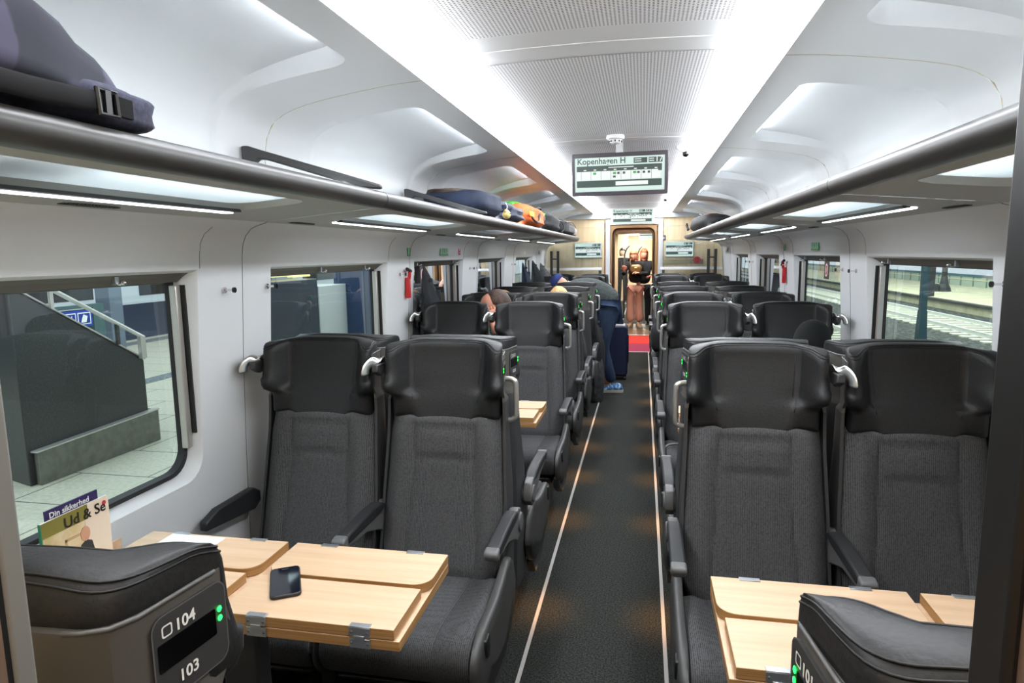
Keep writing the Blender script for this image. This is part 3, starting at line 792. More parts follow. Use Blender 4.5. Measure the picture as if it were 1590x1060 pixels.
table(-1,3.18,'folding light wood table left of the aisle in the second seat group',False)
table(1,3.18,'folding light wood table right of the aisle in the second seat group',False)
table(-1,7.68,'folding light wood table left of the aisle near the far end',False)
table(1,7.68,'folding light wood table right of the aisle near the far end',False)
# ------------------------------------------------------------------ luggage racks
def noise3(x,y,z,s=0):
    return (math.sin(x*1.7+s)*math.cos(y*2.3+s*1.3)+math.sin(z*2.9+x*1.1+s*.7)*.7+math.sin(y*4.1+z*1.3+s*2)*.4)/2.1
JR=[-.2,.40,2.16,3.95,5.70,7.40,9.50]
for s in (-1,1):
    sd='left' if s<0 else 'right'
    for k in range(len(JR)-1):
        y0,y1=JR[k]+.003,JR[k+1]-.003
        if k==0: y0=.42; y1=.425; continue
        if k==1: y0=.42
        last=(k==len(JR)-2)
        words=['nearest','second','third','fourth','farthest'][k-1]
        root=empty('luggage_rack',(0,0,0),0,'%s section of the overhead luggage rack along the %s wall'%(words,sd),'luggage rack','luggage rack sections')
        nose=[(.710,1.745),(.713,1.759),(.724,1.769),(.742,1.773),(.79,1.772),(.83,1.771),(.83,1.762),(.79,1.742),(.762,1.720),(.750,1.715),(.732,1.718),(.715,1.729)]
        np_=[(p.x,p.y) for p in crom([(a,b,0) for a,b in nose],3,closed=True)]
        secs=[]
        ys=[(y0,1,0),(y0+.004,1,0)] ; 
        if last: ys+=[(y1-.35,1,0),(y1-.15,.8,.02),(y1-.04,.5,.05),(y1,.2,.08)]
        else: ys+=[(y1-.004,1,0),(y1,1,0)]
        for yy,kk,dx in ys: secs.append([(s*(.77+(a-.77)*kk+dx),yy,1.748+(b-1.748)*kk) for a,b in np_])
        MB().loft(secs).build('nose_rail',M['rail'],root,smooth=True,auto=35)
        zu=lambda x:1.716-.038*(x-.752)/.44
        xa,xb=.752,1.20
        ya,yb=y0+.24,y1-.36
        lp=[(x,y) for x,y in dense(rrect(.24,yb-ya,.07,6,.925,(ya+yb)/2),.06)]
        ub=MB(); O=outer_pts((xa,xb,y0,y1),lp); patch(ub,O,lp,2,lambda x,y,s=s:(s*x,y,zu(x)))
        n=len(lp); kk=len(ub.v)
        for x,y in lp: ub.v.append((s*x,y,zu(x)))
        l2=[(.925+(x-.925)*.96,(ya+yb)/2+(y-(ya+yb)/2)*.985) for x,y in lp]
        for x,y in l2: ub.v.append((s*x,y,zu(x)+.02))
        for j in range(n): ub.f.append((kk+j,kk+(j+1)%n,kk+n+(j+1)%n,kk+n+j))
        ub.build('rack_underside',M['rack'],root,smooth=True,auto=35)
        tb=MB(); lt_=[(x,y) for x,y in lp]; O=outer_pts((.80,1.205,y0,y1),lt_); patch(tb,O,lt_,1,lambda x,y,s=s:(s*x,y,1.770+.02*(x-.8)/.4)); tb.build('rack_top',M['rack'],root)
        MB().add([(s*x,y,zu(x)+.0195) for x,y in lp],[tuple(range(n))]).build('rack_glass',M['frost'],root)
        MB().box((min(s*1.052,s*1.078),ya+.06,zu(1.06)-.007),(max(s*1.052,s*1.078),yb-.02,zu(1.06)+.004)).build('light_strip',M['lampe'],root,bevel=.002)
        MB().box((min(s*1.026,s*1.052),ya+.05,zu(1.05)-.004),(max(s*1.026,s*1.052),yb-.02,zu(1.05)+.004)).build('dark_slot',M['shelldark'],root)
        # loudspeaker slots near wall
        MB().box((min(s*.835,s*.845),y0+.05,1.776),(max(s*.835,s*.845),y1-.05,1.784)).build('rack_light',M['lampr'],root)
        gb=MB(); yc=y0+.20 if k!=1 else 1.36
        for i in range(17):
            w=.022*math.sqrt(max(0,1-((i-8)/9)**2)); yy=yc-.08+i*.010
            gb.box((min(s*(1.155-w),s*(1.155+w)),yy,zu(1.155)-.0025),(max(s*(1.155-w),s*(1.155+w)),yy+.004,zu(1.155)+.001))
        gb.build('speaker_slots',M['shelldark'],root)
for s,yy,w in ((-1,2.09,'nearer'),(-1,3.62,'farther')):
    P0=Vector((s*1.172,yy-.06,1.80)); 
    prof=[(0,1.785),(0,1.925),(.02,1.925),(.06,1.912),(.46,1.790),(.46,1.775),(.40,1.778),(.08,1.878),(.055,1.880),(.042,1.868),(.04,1.785)]
    mb=MB()
    A=[(s*(1.175-a),yy-.07+a*.18,z) for a,z in prof]; B=[(x+s*.0,y+.028,z) for x,y,z in A]
    mb.loft([A,B]); o=mb.build('rack_divider',M['shelldark'],bevel=.006)
    tag(o,'dark sloping luggage divider on the left rack, %s one'%w,'rack divider','rack dividers')
# ------------------------------------------------------------------ bags
def blob(name,m,parent,cx,cy,cz,sx,sy,sz,e=.55,seed=0,amp=.03,nu=28,nv=18,flat=True,taper=None,rz=0,crease=0):
    V=[];Fc=[]
    sp=lambda v,p: math.copysign(abs(v)**p,v)
    for i in range(nv+1):
        th=-PI/2+PI*i/nv
        for j in range(nu):
            ph=2*PI*j/nu
            x=sp(math.cos(th),e)*sp(math.cos(ph),e); y=sp(math.cos(th),e)*sp(math.sin(ph),e); z=sp(math.sin(th),e)
            nn=noise3(x*2.2,y*2.6,z*2.2,seed)*amp*2+noise3(x*6,y*7,z*6,seed+3)*amp
            if crease: nn-=crease*abs(math.sin(y*9+seed+z*3))**6
            k=1+nn
            X,Y,Z=x*k,y*k,z*k
            if taper: f=taper(y); Z=(Z+1)*f-1; 
            if flat and Z<-.92: Z=-.92
            X*=sx;Y*=sy;Z*=sz
            c,s_=math.cos(rz),math.sin(rz)
            V.append((cx+X*c-Y*s_,cy+X*s_+Y*c,cz+Z))
    for i in range(nv):
        for j in range(nu): Fc.append((i*nu+j,i*nu+(j+1)%nu,(i+1)*nu+(j+1)%nu,(i+1)*nu+j))
    return mesh(name,V,Fc,m,parent,smooth=True,auto=70)
camo=mat('camo_canvas',(25,27,40),.85); vary(camo,(56,53,72),(9,10,7),1.5,.51,.54)
denim=mat('denim_canvas',(34,35,52),.9); vary(denim,(46,46,66),(90,90,90),2,.4,.6,bump=.4)
big=empty('backpack',(-.905,.745,1.778),0,'large blue camouflage backpack with black strap at the near end of the left luggage rack','backpack')
tp=lambda y:interp([(-1,1.0),(-.3,1.02),(.1,.98),(.35,.86),(.67,.60),(.9,.36),(1,.30)],y)
blob('bag_body',camo,big,0,-.02,.105,.19,.39,.110,e=.6,seed=2,amp=.025,taper=tp,nu=44,nv=26)
blob('bag_flap',denim,big,.085,.235,.034,.105,.125,.038,e=.5,seed=5,amp=.03,nu=30,nv=16)
# strap across the front
SP=[(.19,-.42,.075),(.198,-.25,.05),(.200,-.10,.027),(.198,.04,.020),(.196,.14,.024),(.193,.20,.028)]
sb=MB(); P=crom(SP,5); secs=[]
for p in P: secs.append([(p.x,p.y,p.z+.017),(p.x+.004,p.y,p.z+.012),(p.x+.004,p.y,p.z-.012),(p.x,p.y,p.z-.017),(p.x-.004,p.y,p.z)])
sb.loft(secs).build('strap',M['strapblack'],big,smooth=True,auto=50)
bk=MB(); 
for pts in ([(.197,.19,.048),(.200,.19,.008),(.200,.228,.008),(.197,.228,.048)],): bk.tube([tuple(p) for p in pts],.0045,6,closed=True)
bk.box((.190,.203,.008),(.201,.215,.048)); bk.build('buckle',M['black'],big)
MB().box((.186,.228,.012),(.194,.27,.046)).build('strap_patch',M['strapblack'],big,bevel=.002)
ed=MB().tube([tuple(p) for p in crom([(.10,-.08,.196),(.11,.06,.172),(.12,.17,.128),(.13,.25,.088),(.135,.31,.062)],4)],.008,6); ed.build('edge_binding',M['black'],big,smooth=True)
def bagmat(n,a,b,sc=(30,30,30),rough=.8): return vary(mat(n,a,rough),b,sc,3,.35,.65,bump=.3)
navy=bagmat('navy_nylon',(17,27,47),(29,42,66),(9,9,9)); navy2=bagmat('navy_jacket',(19,26,50),(30,40,68),(14,14,14),.6)
orange=bagmat('orange_nylon',(226,96,42),(240,120,62),(12,12,12),.7); blk=bagmat('black_nylon',(17,18,20),(32,34,36),(20,20,20),.7); greyb=bagmat('grey_nylon',(58,60,62),(78,80,82),(20,20,20),.7)
taupe=mat('taupe_nylon',(92,78,70),.8); ygreen=mat('bright_green_rain_cover',(70,196,60),.6); yel=mat('yellow_tag',(236,206,60),.6)
zr=1.778
b1=empty('travel_bag',(-.93,3.96,zr),0,'dark navy bag with taupe top on the left rack, nearest of the piled luggage','bag','luggage on the left rack')
blob('bag_body',navy,b1,0,0,.075,.20,.34,.08,e=.55,seed=1,amp=.03,crease=.03)
blob('bag_top',taupe,b1,-.05,-.06,.138,.14,.24,.024,e=.6,seed=8,amp=.04,flat=False)
b2=empty('jacket_bundle',(-.92,4.72,zr),0,'crumpled navy jacket bundle on the left rack between the navy bag and the orange backpack','jacket','luggage on the left rack')
blob('bundle_body',navy2,b2,0,.05,.065,.19,.42,.07,e=.8,seed=12,amp=.07,crease=.07)
blob('bundle_fold',navy2,b2,.02,-.12,.09,.15,.22,.065,e=.85,seed=15,amp=.06,flat=False,crease=.05)
pc=empty('plush_charm',(-.74,4.32,zr+.004),0,'small yellow plush charm hanging at the edge of the left rack','plush toy')
MB().ball((0,0,.03),(.028,.045,.03)).ball((0,-.03,.05),(.012,.014,.014)).ball((0,.03,.05),(.012,.014,.014)).build('charm_body',mat('plush_yellow',(222,196,128),.95),pc,smooth=True)
MB().ball((.026,-.012,.036),.004,8,5).ball((.026,.012,.036),.004,8,5).build('charm_eyes',M['black'],pc)
MB().tube([(0,0,.055),(.004,.01,.085),(-.01,.02,.11)],.003,6).build('charm_cord',M['white'],pc)
b3=empty('backpack',(-.92,5.72,zr),0,'orange backpack with yellow tag and green cover on the left rack','backpack','luggage on the left rack')
blob('bag_body',orange,b3,0,0,.085,.20,.52,.095,e=.65,seed=21,amp=.04,crease=.04,taper=lambda y:1-.15*y)
blob('rain_cover',ygreen,b3,-.02,-.25,.185,.09,.20,.020,e=.8,seed=22,amp=.09,flat=False)
for yy,zz in ((-.05,.10),(.22,.09)): blob('side_patch',greyb,b3,.185,yy,zz,.015,.05,.028,e=.6,seed=4,amp=.02,flat=False)
MB().box((.18,-.50,.075),(.186,-.28,.115)).build('name_tag',yel,b3,bevel=.003)
MB().tube([tuple(p) for p in crom([(.19,-.42,.06),(.21,-.30,.03),(.205,-.15,.05),(.19,-.05,.09)],4)],.009,6).build('strap',M['black'],b3,smooth=True)
b4=empty('backpack',(-.91,6.80,zr),0,'black backpack with loose straps on the left rack behind the orange backpack','backpack','luggage on the left rack')
blob('bag_body',blk,b4,0,0,.085,.20,.50,.095,e=.7,seed=31,amp=.04,crease=.05,taper=lambda y:1-.18*y)
blob('rain_cover',ygreen,b4,.0,-.40,.15,.12,.14,.025,e=.8,seed=32,amp=.06,flat=False)
MB().tube([tuple(p) for p in crom([(0,-.3,.17),(0,-.22,.22),(.02,-.1,.235),(.03,-.06,.22)],4)],.010,6).tube([tuple(p) for p in crom([(.15,.35,.13),(.19,.45,.11),(.2,.5,.04),(.18,.45,.0)],4)],.008,6).build('strap',M['black'],b4,smooth=True)
b5=empty('suitcase',(-.91,8.05,zr),0,'black soft suitcase lying on the left rack between the black backpack and its far end','suitcase','luggage on the left rack')
blob('case_body',blk,b5,0,0,.075,.20,.60,.08,e=.35,seed=41,amp=.012,taper=lambda y:1-.12*y)
blob('front_pocket',greyb,b5,.17,.1,.06,.04,.36,.045,e=.35,seed=42,amp=.01,flat=False)
MB().tube([tuple(p) for p in crom([(.20,-.55,.12),(.21,-.2,.145),(.21,.2,.135),(.2,.55,.10)],4)],.005,6).build('zip_piping',M['black'],b5,smooth=True)
b6=tag(blob('carry_bag',bagmat('silver_grey_bag',(150,146,140),(176,170,164)),None,-.93,8.98,zr+.055,.19,.20,.055,e=.4,seed=44,amp=.02),'small silvery grey bag at the far tip of the left rack','bag','luggage on the left rack')
b7=empty('duffel_bag',(.93,8.0,zr),0,'black duffel bag with brown top on the right luggage rack','bag')
blob('bag_body',blk,b7,0,0,.085,.20,.85,.095,e=.65,seed=51,amp=.03,crease=.03)
blob('bag_top',mat('brown_leather',(140,92,68),.6),b7,0,-.1,.172,.10,.35,.018,e=.6,seed=52,amp=.05,flat=False)
MB().tube([tuple(p) for p in crom([(-.18,.8,.05),(-.21,.86,.10),(-.2,.9,.13),(-.19,.86,.04)],4)],.012,6).tube([tuple(p) for p in crom([(-.1,-.3,.16),(-.12,-.15,.19),(-.12,.0,.19),(-.1,.15,.16)],4)],.008,6).build('strap',M['black'],b7,smooth=True)
# ------------------------------------------------------------------ wall fittings
def hook(x,y,z,s,where,z2=0):
    h=empty('coat_hook',(x,y,z),0,'small chrome coat hook, '+where,'hook','chrome coat hooks')
    MB().tube([(0,0,0),(-s*.040,0,0)],.0042,8).tube([(0,0,0),(-s*.006,0,0)],.011,12).build('hook_stem',M['chrome'],h,smooth=True,auto=40)
    MB().tube([(-s*.038,0,0),(-s*.045,0,0)],.010,12).build('hook_knob',M['chromedark'],h)
    return h
for s,lst in ((-1,((2.07,1.436,'on the left wall beside the nearest window'),(2.34,1.436,'on the left wall before the second window'),(3.79,1.434,'on the left wall after the second window'),(5.45,1.43,'on the left wall after the third window'),(5.68,1.43,'on the left wall before the fourth window'),(7.3,1.43,'on the left wall between the last two windows'))),
              (1,((2.36,1.43,'on the right wall beside the nearest window'),(3.85,1.43,'on the right wall just after the nearest window'),(4.10,1.43,'on the right wall just before the second window'),(5.62,1.43,'on the right wall beyond the second window'),(7.25,1.43,'on the right wall after the third window'),(7.5,1.43,'on the right wall before the farthest window')))):
    for y,z,w in lst: hook(s*wx(z),y,z,s,w)
for s,lst in ((-1,((1.62,'nearest left window'),(2.85,'second left window, nearer one'),(3.35,'second left window, farther one'),(4.20,'third left window, nearer one holding the jacket'),(5.05,'third left window, farther one'))),(1,((2.78,'nearest right window, nearer one'),(3.48,'nearest right window, farther one'),(4.62,'second right window, nearer one'),(5.15,'second right window, farther one')))):
    for y,w in lst:
        x=s*1.345; h=empty('blind_hook',(x,y,ZW1),0,'small metal hook atop the '+w,'hook','window top hooks')
        MB().box((-.006,-.007,-.035),(.006,.007,0)).build('hook_plate',M['chrome2'],h,bevel=.001)
        MB().tube([(0,0,-.03),(-s*.015,0,-.034),(-s*.028,.0,-.030)],.004,8).ball((-s*.028,0,-.030),.007,8,6).build('hook_stem',M['chrome'],h,smooth=True)
# green escape signs
sg_g=mat('sign_green',(30,168,104),.5); sg_r=mat('sign_red',(196,44,60),.5); sg_w=mat('sign_white',(240,240,238),.5)
def sign(name,s,y,z,w,h,m,label,marks):
    x=s*(interp([(1.56,1.305),(1.60,1.298),(1.63,1.285)],z)-.002)
    r=empty(name,(x,y,z),0,label,'sign')
    MB().box((-.0008,-w/2,-h/2),(.0008,w/2,h/2)).build('sign_plate',m,r)
    mb=MB()
    for (cy,cz,ww,hh,ang) in marks:
        c,sn=math.cos(ang),math.sin(ang); pts=[(cy+a*c-b*sn,cz+a*sn+b*c) for a,b in ((-ww/2,-hh/2),(ww/2,-hh/2),(ww/2,hh/2),(-ww/2,hh/2))]
        mb.prism(pts,-s*.0009,-s*.0018,'x')
    mb.build('sign_symbol',sg_w,r)
    return r
def escape_marks(n,w):
    out=[]
    for i in range(n):
        c=-w/2+w/n*(i+.5)
        out+=[(c,.022,.009,.010,.3),(c+.003,.002,.008,.028,.4*(-1)**i),(c-.006,-.020,.005,.022,-.6),(c+.008,-.020,.005,.022,.5),(c+.010,.012,.012,.005,.4)]
        if i: out.append((c-w/n/2,0,.003,.072,0))
    return out
for s,y,zz in ((-1,4.68,1.582),(1,4.70,1.582)):
    sign('escape_sign',s,y,zz,.20,.075,sg_g,'green strip of white escape pictograms above the third window on the left' if s<0 else 'green strip of white escape pictograms above the second window on the right',escape_marks(4,.20))
sign('hammer_sign',-1,3.93,1.582,.06,.075,sg_g,'small narrow green sign above the red emergency hammer on the left wall',[(0,.012,.012,.03,.4),(0,-.015,.01,.03,-.3),(.012,.02,.014,.008,0)])
sign('hammer_sign',1,5.66,1.582,.06,.075,sg_g,'small narrow green sign above the red emergency hammer on the right wall',[(0,.012,.012,.03,.4),(0,-.015,.01,.03,-.3)])
sign('fire_sign',-1,5.10,1.582,.05,.07,sg_r,'small red sign with white symbol above the third left window',[(0,.01,.016,.025,0),(0,-.018,.012,.014,0)])
for s,y in ((-1,9.25),(1,9.3)): sign('info_sign',s,y,1.575,.08,.07,mat('sign_navy',(70,74,120),.5),'small bluish sign near the far end of the %s wall'%('left' if s<0 else 'right'),[(0,0,.03,.03,0)])
# emergency hammers
def hammer(s,y,label):
    h=empty('emergency_hammer',(s*wx(1.38),y,1.38),0,label,'emergency hammer')
    red=M['hred']
    MB().box((min(-s*.004,-s*.03),-.022,-.10),(max(-s*.004,-s*.03),.018,.03)).build('hammer_holder',red,h,bevel=.006)
    MB().tube([(-s*.025,0,.02),(-s*.03,.002,.075)],.011,8).build('hammer_handle',red,h,smooth=True,auto=40)
    MB().tube([(-s*.03,-.045,.085),(-s*.03,.02,.07)],.011,10).build('hammer_head',M['black'],h)
    mb=MB()
    for i in range(6): mb.box((min(-s*.029,-s*.033),.010,-.09+i*.018),(max(-s*.029,-s*.033),.022,-.084+i*.018))
    mb.build('holder_ribs',sg_w,h)
hammer(-1,3.90,'red emergency hammer in holder on the left wall beside the hanging black jacket')
hammer(1,5.64,'red emergency hammer in holder on the right wall between two windows')
# window stickers (dark plate with red ring)
for s,y in ((-1,4.42),(1,4.72)):
    r=empty('window_sticker',(s*1.385,y,1.41),0,'dark plate with red and white ring hanging inside the %s'%('third left window' if s<0 else 'second right window'),'sign')
    MB().box((-.002,-.055,-.06),(.002,.055,.06)).build('sticker_plate',mat('sticker_brown',(74,56,52),.5),r,bevel=.001)
    ring=lambda rad,th:[( -s*th,rad*.75*math.cos(a*PI/10),rad*math.sin(a*PI/10)) for a in range(20)]
    mb=MB(); mb.add(ring(.045,.0025),[tuple(range(20))]); mb.build('sticker_ring',sg_w,r)
    mb=MB(); mb.add(ring(.032,.0032),[tuple(range(20))]); mb.build('sticker_ring',sg_r,r)
    mb=MB(); mb.add([( -s*.0038,.009*math.cos(a*PI/6),.02*math.sin(a*PI/6)) for a in range(12)],[tuple(range(12))]); mb.build('sticker_ring',sg_w,r)
# ------------------------------------------------------------------ screens
def route_screen(root,w,h,fs,full=True,y=-.001,name='screen_panel'):
    """content in the local x-z plane facing -y, centred"""
    pn=MB().box((-w/2,y-.002,-h/2),(w/2,y,h/2)).build(name,M['scr_bg'],root)
    def R(x0,z0,x1,z1,m,d,nm='screen_block'):
        return ('b',x0,z0,x1,z1,m,d)
    grp={}
    def add(x0,z0,x1,z1,m,d): grp.setdefault((m,d),MB()).box((x0*w-w/2,y-.002-d,z0*h-h/2),(x1*w-w/2,y-.002-d+.0003,z1*h-h/2))
    add(.0+.02,.60,.97,.76,'scr_dk',.0006); add(.02,.13,.97,.33,'scr_dk',.0006); add(.02,.35,.93,.60,'scr_w',.0006)
    add(.93,.37,.955,.56,'scr_w',.0006); add(.93,.56,.97,.60,'scr_dk',.0008)
    for i in range(8): add(.07+i*.112,.35,.0735+i*.112,.60,'scr_dk',.0010)
    add(.66,.80,.81,.955,'scr_dk',.0006); add(.825,.80,.975,.955,'scr_dk',.0006)
    for z in (.84,.90): add(.67,z,.745,z+.022,'scr_w',.0010); 
    for z in (.84,.90): add(.832,z,.885,z+.022,'scr_w',.0010)
    add(.38,.69,.66,.715,'scr_w',.0010)
    for i in range(8): add(.10+i*.113,.625,.13+i*.113,.655,'scr_w',.0010)
    add(.46,.17,.82,.285,'scr_w',.0010)
    for i in (1,3,5): MB().box(((.095+i*.112)*w-w/2,y-.0034,.50*h-h/2),((.13+i*.112)*w-w/2,y-.0030,.57*h-h/2)).build('screen_icon',M['scr_gr'],pn)
    for x in (.478,.54,.70,.76,.815): add(x-.0,.50,x+.028,.565,'scr_dk',.0012)
    add(.43,.40,.462,.46,'scr_dk',.0012)
    for (m,d),mb in grp.items(): mb.build('screen_block',M[m],pn)
    if fs:
        text('screen_text','Kopenhagen H',fs,(-w/2+.025*w,y-.0035,h/2-.185*h),(1,0,0),(0,0,1),M['scr_dk'],pn,.0002,bold=.0009)
        text('screen_text','17',fs*.92,(w/2-.105*w,y-.0042,h/2-.178*h),(1,0,0),(0,0,1),M['scr_w'],pn,.0002,bold=.0005)
    return pn
sc=empty('ceiling_display',(.02,3.95,2.008),math.radians(-2),'large hanging display showing the train route to Kopenhagen H','display')
scr=empty_child('display_body',sc); scr.rotation_euler=(math.radians(5),0,0)
MB().prism(rrect(.562,.246,.008,3),0,.035,'y').build('display_bezel',M['bezel'],scr,bevel=.003)
route_screen(scr,.522,.196,.0475)
MB().box((-.02,.015,.10),(.02,.03,.22)).build('display_mount',M['ceil'],scr)
s2=empty('wall_display',(.005,YE-.052,2.085),0,'route display over the end door reading Kopenhagen H','display')
MB().box((-.325,-.0,-.12),(.325,.04,.12)).build('display_bezel',M['alu'],s2,bevel=.003)
route_screen(s2,.60,.215,.046)
for x,l in ((-.665,'left'),(.70,'right')):
    d=empty('wall_display',(x,YE-.03,1.585),0,'pale route display on the wood end wall %s of the door'%l,'display','end wall displays')
    MB().box((-.21,0,-.115),(.21,.03,.115)).build('display_bezel',M['alu'],d,bevel=.002)
    route_screen(d,.40,.215,0)
sgn=empty('seat_area_sign',(.465,YE-.003,1.755),0,'small dark square sign with white letters on the wood wall right of the end door','sign')
MB().box((-.035,-.004,-.038),(.035,0,.038)).build('sign_plate',mat('sign_dark',(52,44,58),.5),sgn)
text('sign_text','PZ',.04,(-.025,-.0045,-.014),(1,0,0),(0,0,1),sg_w,sgn,.0003)
rs=tag(MB().prism([(.96+.06*math.cos(a*PI/8),1.42+.05*math.sin(a*PI/8)) for a in range(16)],YE-.012,YE-.002,'y').build('red_sign',sg_r),'round red sign behind the glass screen at the far right','sign')
struct(MB().box((.45,YE-.01,1.36),(1.05,YE-.001,1.43)).build('trim_90',mat('olive_band',(150,140,112),.5)))
# panel joints of the end wall
for x0,x1 in ((-1.2,-.50),(.52,1.2)):
    struct(MB().tube([(x0,YE-.001,1.0),(x0,YE-.001,1.93),(x1,YE-.001,1.93),(x1,YE-.001,1.0)],.003,6).build('trim_91',mat('wood_joint',(168,140,104),.6)))
# glass screens with rails before the end wall
for s,xa,xb in ((-1,.44,1.30),(1,.42,1.30)):
    g=empty('glass_screen',(0,9.86,0),0,'clear glass screen with white rail and dark uprights at the far %s'%('left' if s<0 else 'right'),'glass screen','glass screens')
    MB().box((min(s*xa,s*xb),-.004,1.0),(max(s*xa,s*xb),.004,1.72)).build('glass_pane',M['clear'],g)
    MB().box((min(s*xa,s*xb),-.03,1.285),(max(s*xa,s*xb),-.005,1.325)).build('rail',M['white2'],g,bevel=.004)
    for x in (1.10,1.20): MB().box((min(s*(x-.02),s*(x+.02)),-.05,.9),(max(s*(x-.02),s*(x+.02)),-.03,1.58)).build('upright',M['shelldark'],g,bevel=.003)
    MB().box((min(s*1.10,s*1.20),-.055,1.45),(max(s*1.10,s*1.20),-.035,1.47)).build('crossbar',M['shelldark'],g)
    MB().box((min(s*.445,s*.485),-.05,.9),(max(s*.445,s*.485),-.03,1.285)).build('upright',M['shelldark'],g,bevel=.003)
# smoke detector and cameras
sd=empty('smoke_detector',(0,3.86,2.213),0,'small round white smoke detector on the central ceiling before the display','smoke detector')
def lathe(pr,n=24): 
    return MB().loft([[(r*math.cos(2*PI*j/n),r*math.sin(2*PI*j/n),z) for j in range(n)] for r,z in pr])
lathe([(.05,0),(.052,-.012),(.048,-.02),(.034,-.026),(.030,-.040),(.022,-.046),(.004,-.047)]).build('detector_body',M['white2'],sd,smooth=True,auto=35)
mb=MB()
for a in range(8): mb.box((.0335*math.cos(a*PI/4)-.004,.0335*math.sin(a*PI/4)-.004,-.038),(.0335*math.cos(a*PI/4)+.004,.0335*math.sin(a*PI/4)+.004,-.029))
mb.build('detector_slots',M['shelldark'],sd)
for y,x,l in ((4.3,.42,'small dark dome camera on the ceiling right of the big display'),(8.0,.42,'small dark dome camera on the ceiling above the end door')):
    c=empty('dome_camera',(x,y,2.20),0,l,'camera')
    MB().tube([(-.06,0,0),(0,0,-.035)],.012,8).build('camera_bracket',M['white2'],c,smooth=True)
    MB().ball((0,0,-.045),(.022,.022,.020)).build('camera_dome',M['blackgloss'],c,smooth=True)
# ------------------------------------------------------------------ table things
ph=empty('smartphone',(-.682,1.337,.7608),math.radians(31),'black smartphone lying on the light wood table at lower left','phone')
MB().prism(rrect(.071,.146,.012,5),0,.009,'z').build('phone_body',M['black'],ph,bevel=.003)
MB().prism(rrect(.065,.140,.009,5),.0088,.0094,'z').build('phone_screen',M['phone'],ph)
MB().box((-.008,.058,.0094),(.008,.061,.0098)).build('phone_speaker',M['shelldark'],ph)
# magazines parallel to the left wall
cover=mat('magazine_cover',(222,204,166),.4); vary(cover,(196,176,112),(16,16,16),3,.42,.62)
mg=empty('magazine',(-1.20,1.27,.78),0,'illustrated magazine standing against the left window sill behind the seat back','magazine')
MB().box((0,-.098,-.09),(.005,.094,.165)).build('magazine_pages',M['white'],mg)
MB().box((.005,-.098,-.09),(.006,.094,.165)).build('magazine_cover',cover,mg)
mgc=mat('cover_wall_tone',(232,216,196),.5); mgs=mat('cover_suit',(44,46,50),.5); mgk=mat('cover_skin',(206,156,126),.5); mgg=mat('cover_foliage',(128,122,52),.5); mgn=mat('cover_spine_green',(40,140,100),.5)
MB().box((.006,.02,-.09),(.0066,.094,.165)).build('cover_picture',mgc,mg)
MB().box((.006,-.098,.128),(.0068,.03,.165)).build('cover_picture',mgg,mg)
MB().box((.0062,-.04,-.09),(.0067,-.034,.10)).box((.0062,-.04,.095),(.0067,.03,.102)).build('cover_picture',mat('cover_moulding',(196,166,120),.5),mg)
MB().box((-.0005,-.0995,-.09),(.0066,-.0965,.165)).build('magazine_spine',mgn,mg)
MB().prism([(-.012,-.09),(.045,-.09),(.044,.025),(.034,.070),(.018,.078),(.002,.070),(-.008,.025)],.0066,.0074,'x').build('cover_figure',mgs,mg)
MB().prism([(.017+.014*math.cos(a*PI/6),.094+.019*math.sin(a*PI/6)) for a in range(12)],.0066,.0075,'x').build('cover_figure',mgk,mg)
text('cover_title','Ud & Se',.037,(.0078,-.040,.130),(0,1,0),(0,0,1),M['black'],mg,.0002,bold=.0006)
MB().prism([(.080+.006*math.cos(a*PI/6),.150+.006*math.sin(a*PI/6)) for a in range(12)],.0066,.0075,'x').build('cover_badge',sg_r,mg)
lf=empty('leaflet',(-1.212,1.27,.80),0,'dark violet safety leaflet sticking up behind the magazine','leaflet')
MB().box((0,-.072,-.1),(.004,.078,.165)).build('leaflet_paper',mat('leaflet_violet',(50,38,92),.45),lf)
text('leaflet_title','Din sikkerhed',.020,(.0045,-.062,.144),(0,1,0),(0,0,1),M['white'],lf,.0002,bold=.0004)
hd=empty('leaflet_holder',(-1.215,1.30,.70),0,'wooden leaflet holder on the wall end of the lower left table','holder')
MB().box((-.03,-.13,-.02),(.035,.14,.0)).box((.03,-.13,0),(.035,.14,.07)).box((-.03,-.13,0),(-.024,.14,.09)).build('holder_body',M['oak'],hd,bevel=.002)
tag(MB().box((-1.16,1.42,.7608),(-.99,1.54,.763)).build('paper_sheet',M['white']),'white sheet of paper on the window end of the lower left table','paper')
# ------------------------------------------------------------------ people
def skin(name,pts,edges,m,parent,sub=1,smooth=True):
    """pts: list of (x,y,z,rx[,ry]); grows one continuous limbed surface"""
    me=bpy.data.meshes.new(name); me.from_pydata([p[:3] for p in pts],edges,[]); me.update()
    o=bpy.data.objects.new(name,me); link(o,parent)
    o.modifiers.new('k','SKIN'); sl=me.skin_vertices[0].data if me.skin_vertices else None
    if sl is None:
        bm=bmesh.new(); bm.from_mesh(me); bm.verts.layers.skin.verify(); bm.to_mesh(me); bm.free(); sl=me.skin_vertices[0].data
    for i,p in enumerate(pts):
        sl[i].radius=(p[3],p[4] if len(p)>4 else p[3]); sl[i].use_root=(i==0)
    o.modifiers['k'].use_smooth_shade=True
    s=o.modifiers.new('s','SUBSURF'); s.levels=sub; s.render_levels=sub
    bake(o); o.data.materials.clear(); o.data.materials.append(m); o.data.shade_smooth(); return o
def chain(n,s=0): return [(i,i+1) for i in range(s,s+n-1)]
SK=mat('skin',(205,160,136),.55,spec=.3); SK2=mat('skin_warm',(214,150,126),.55,spec=.3)
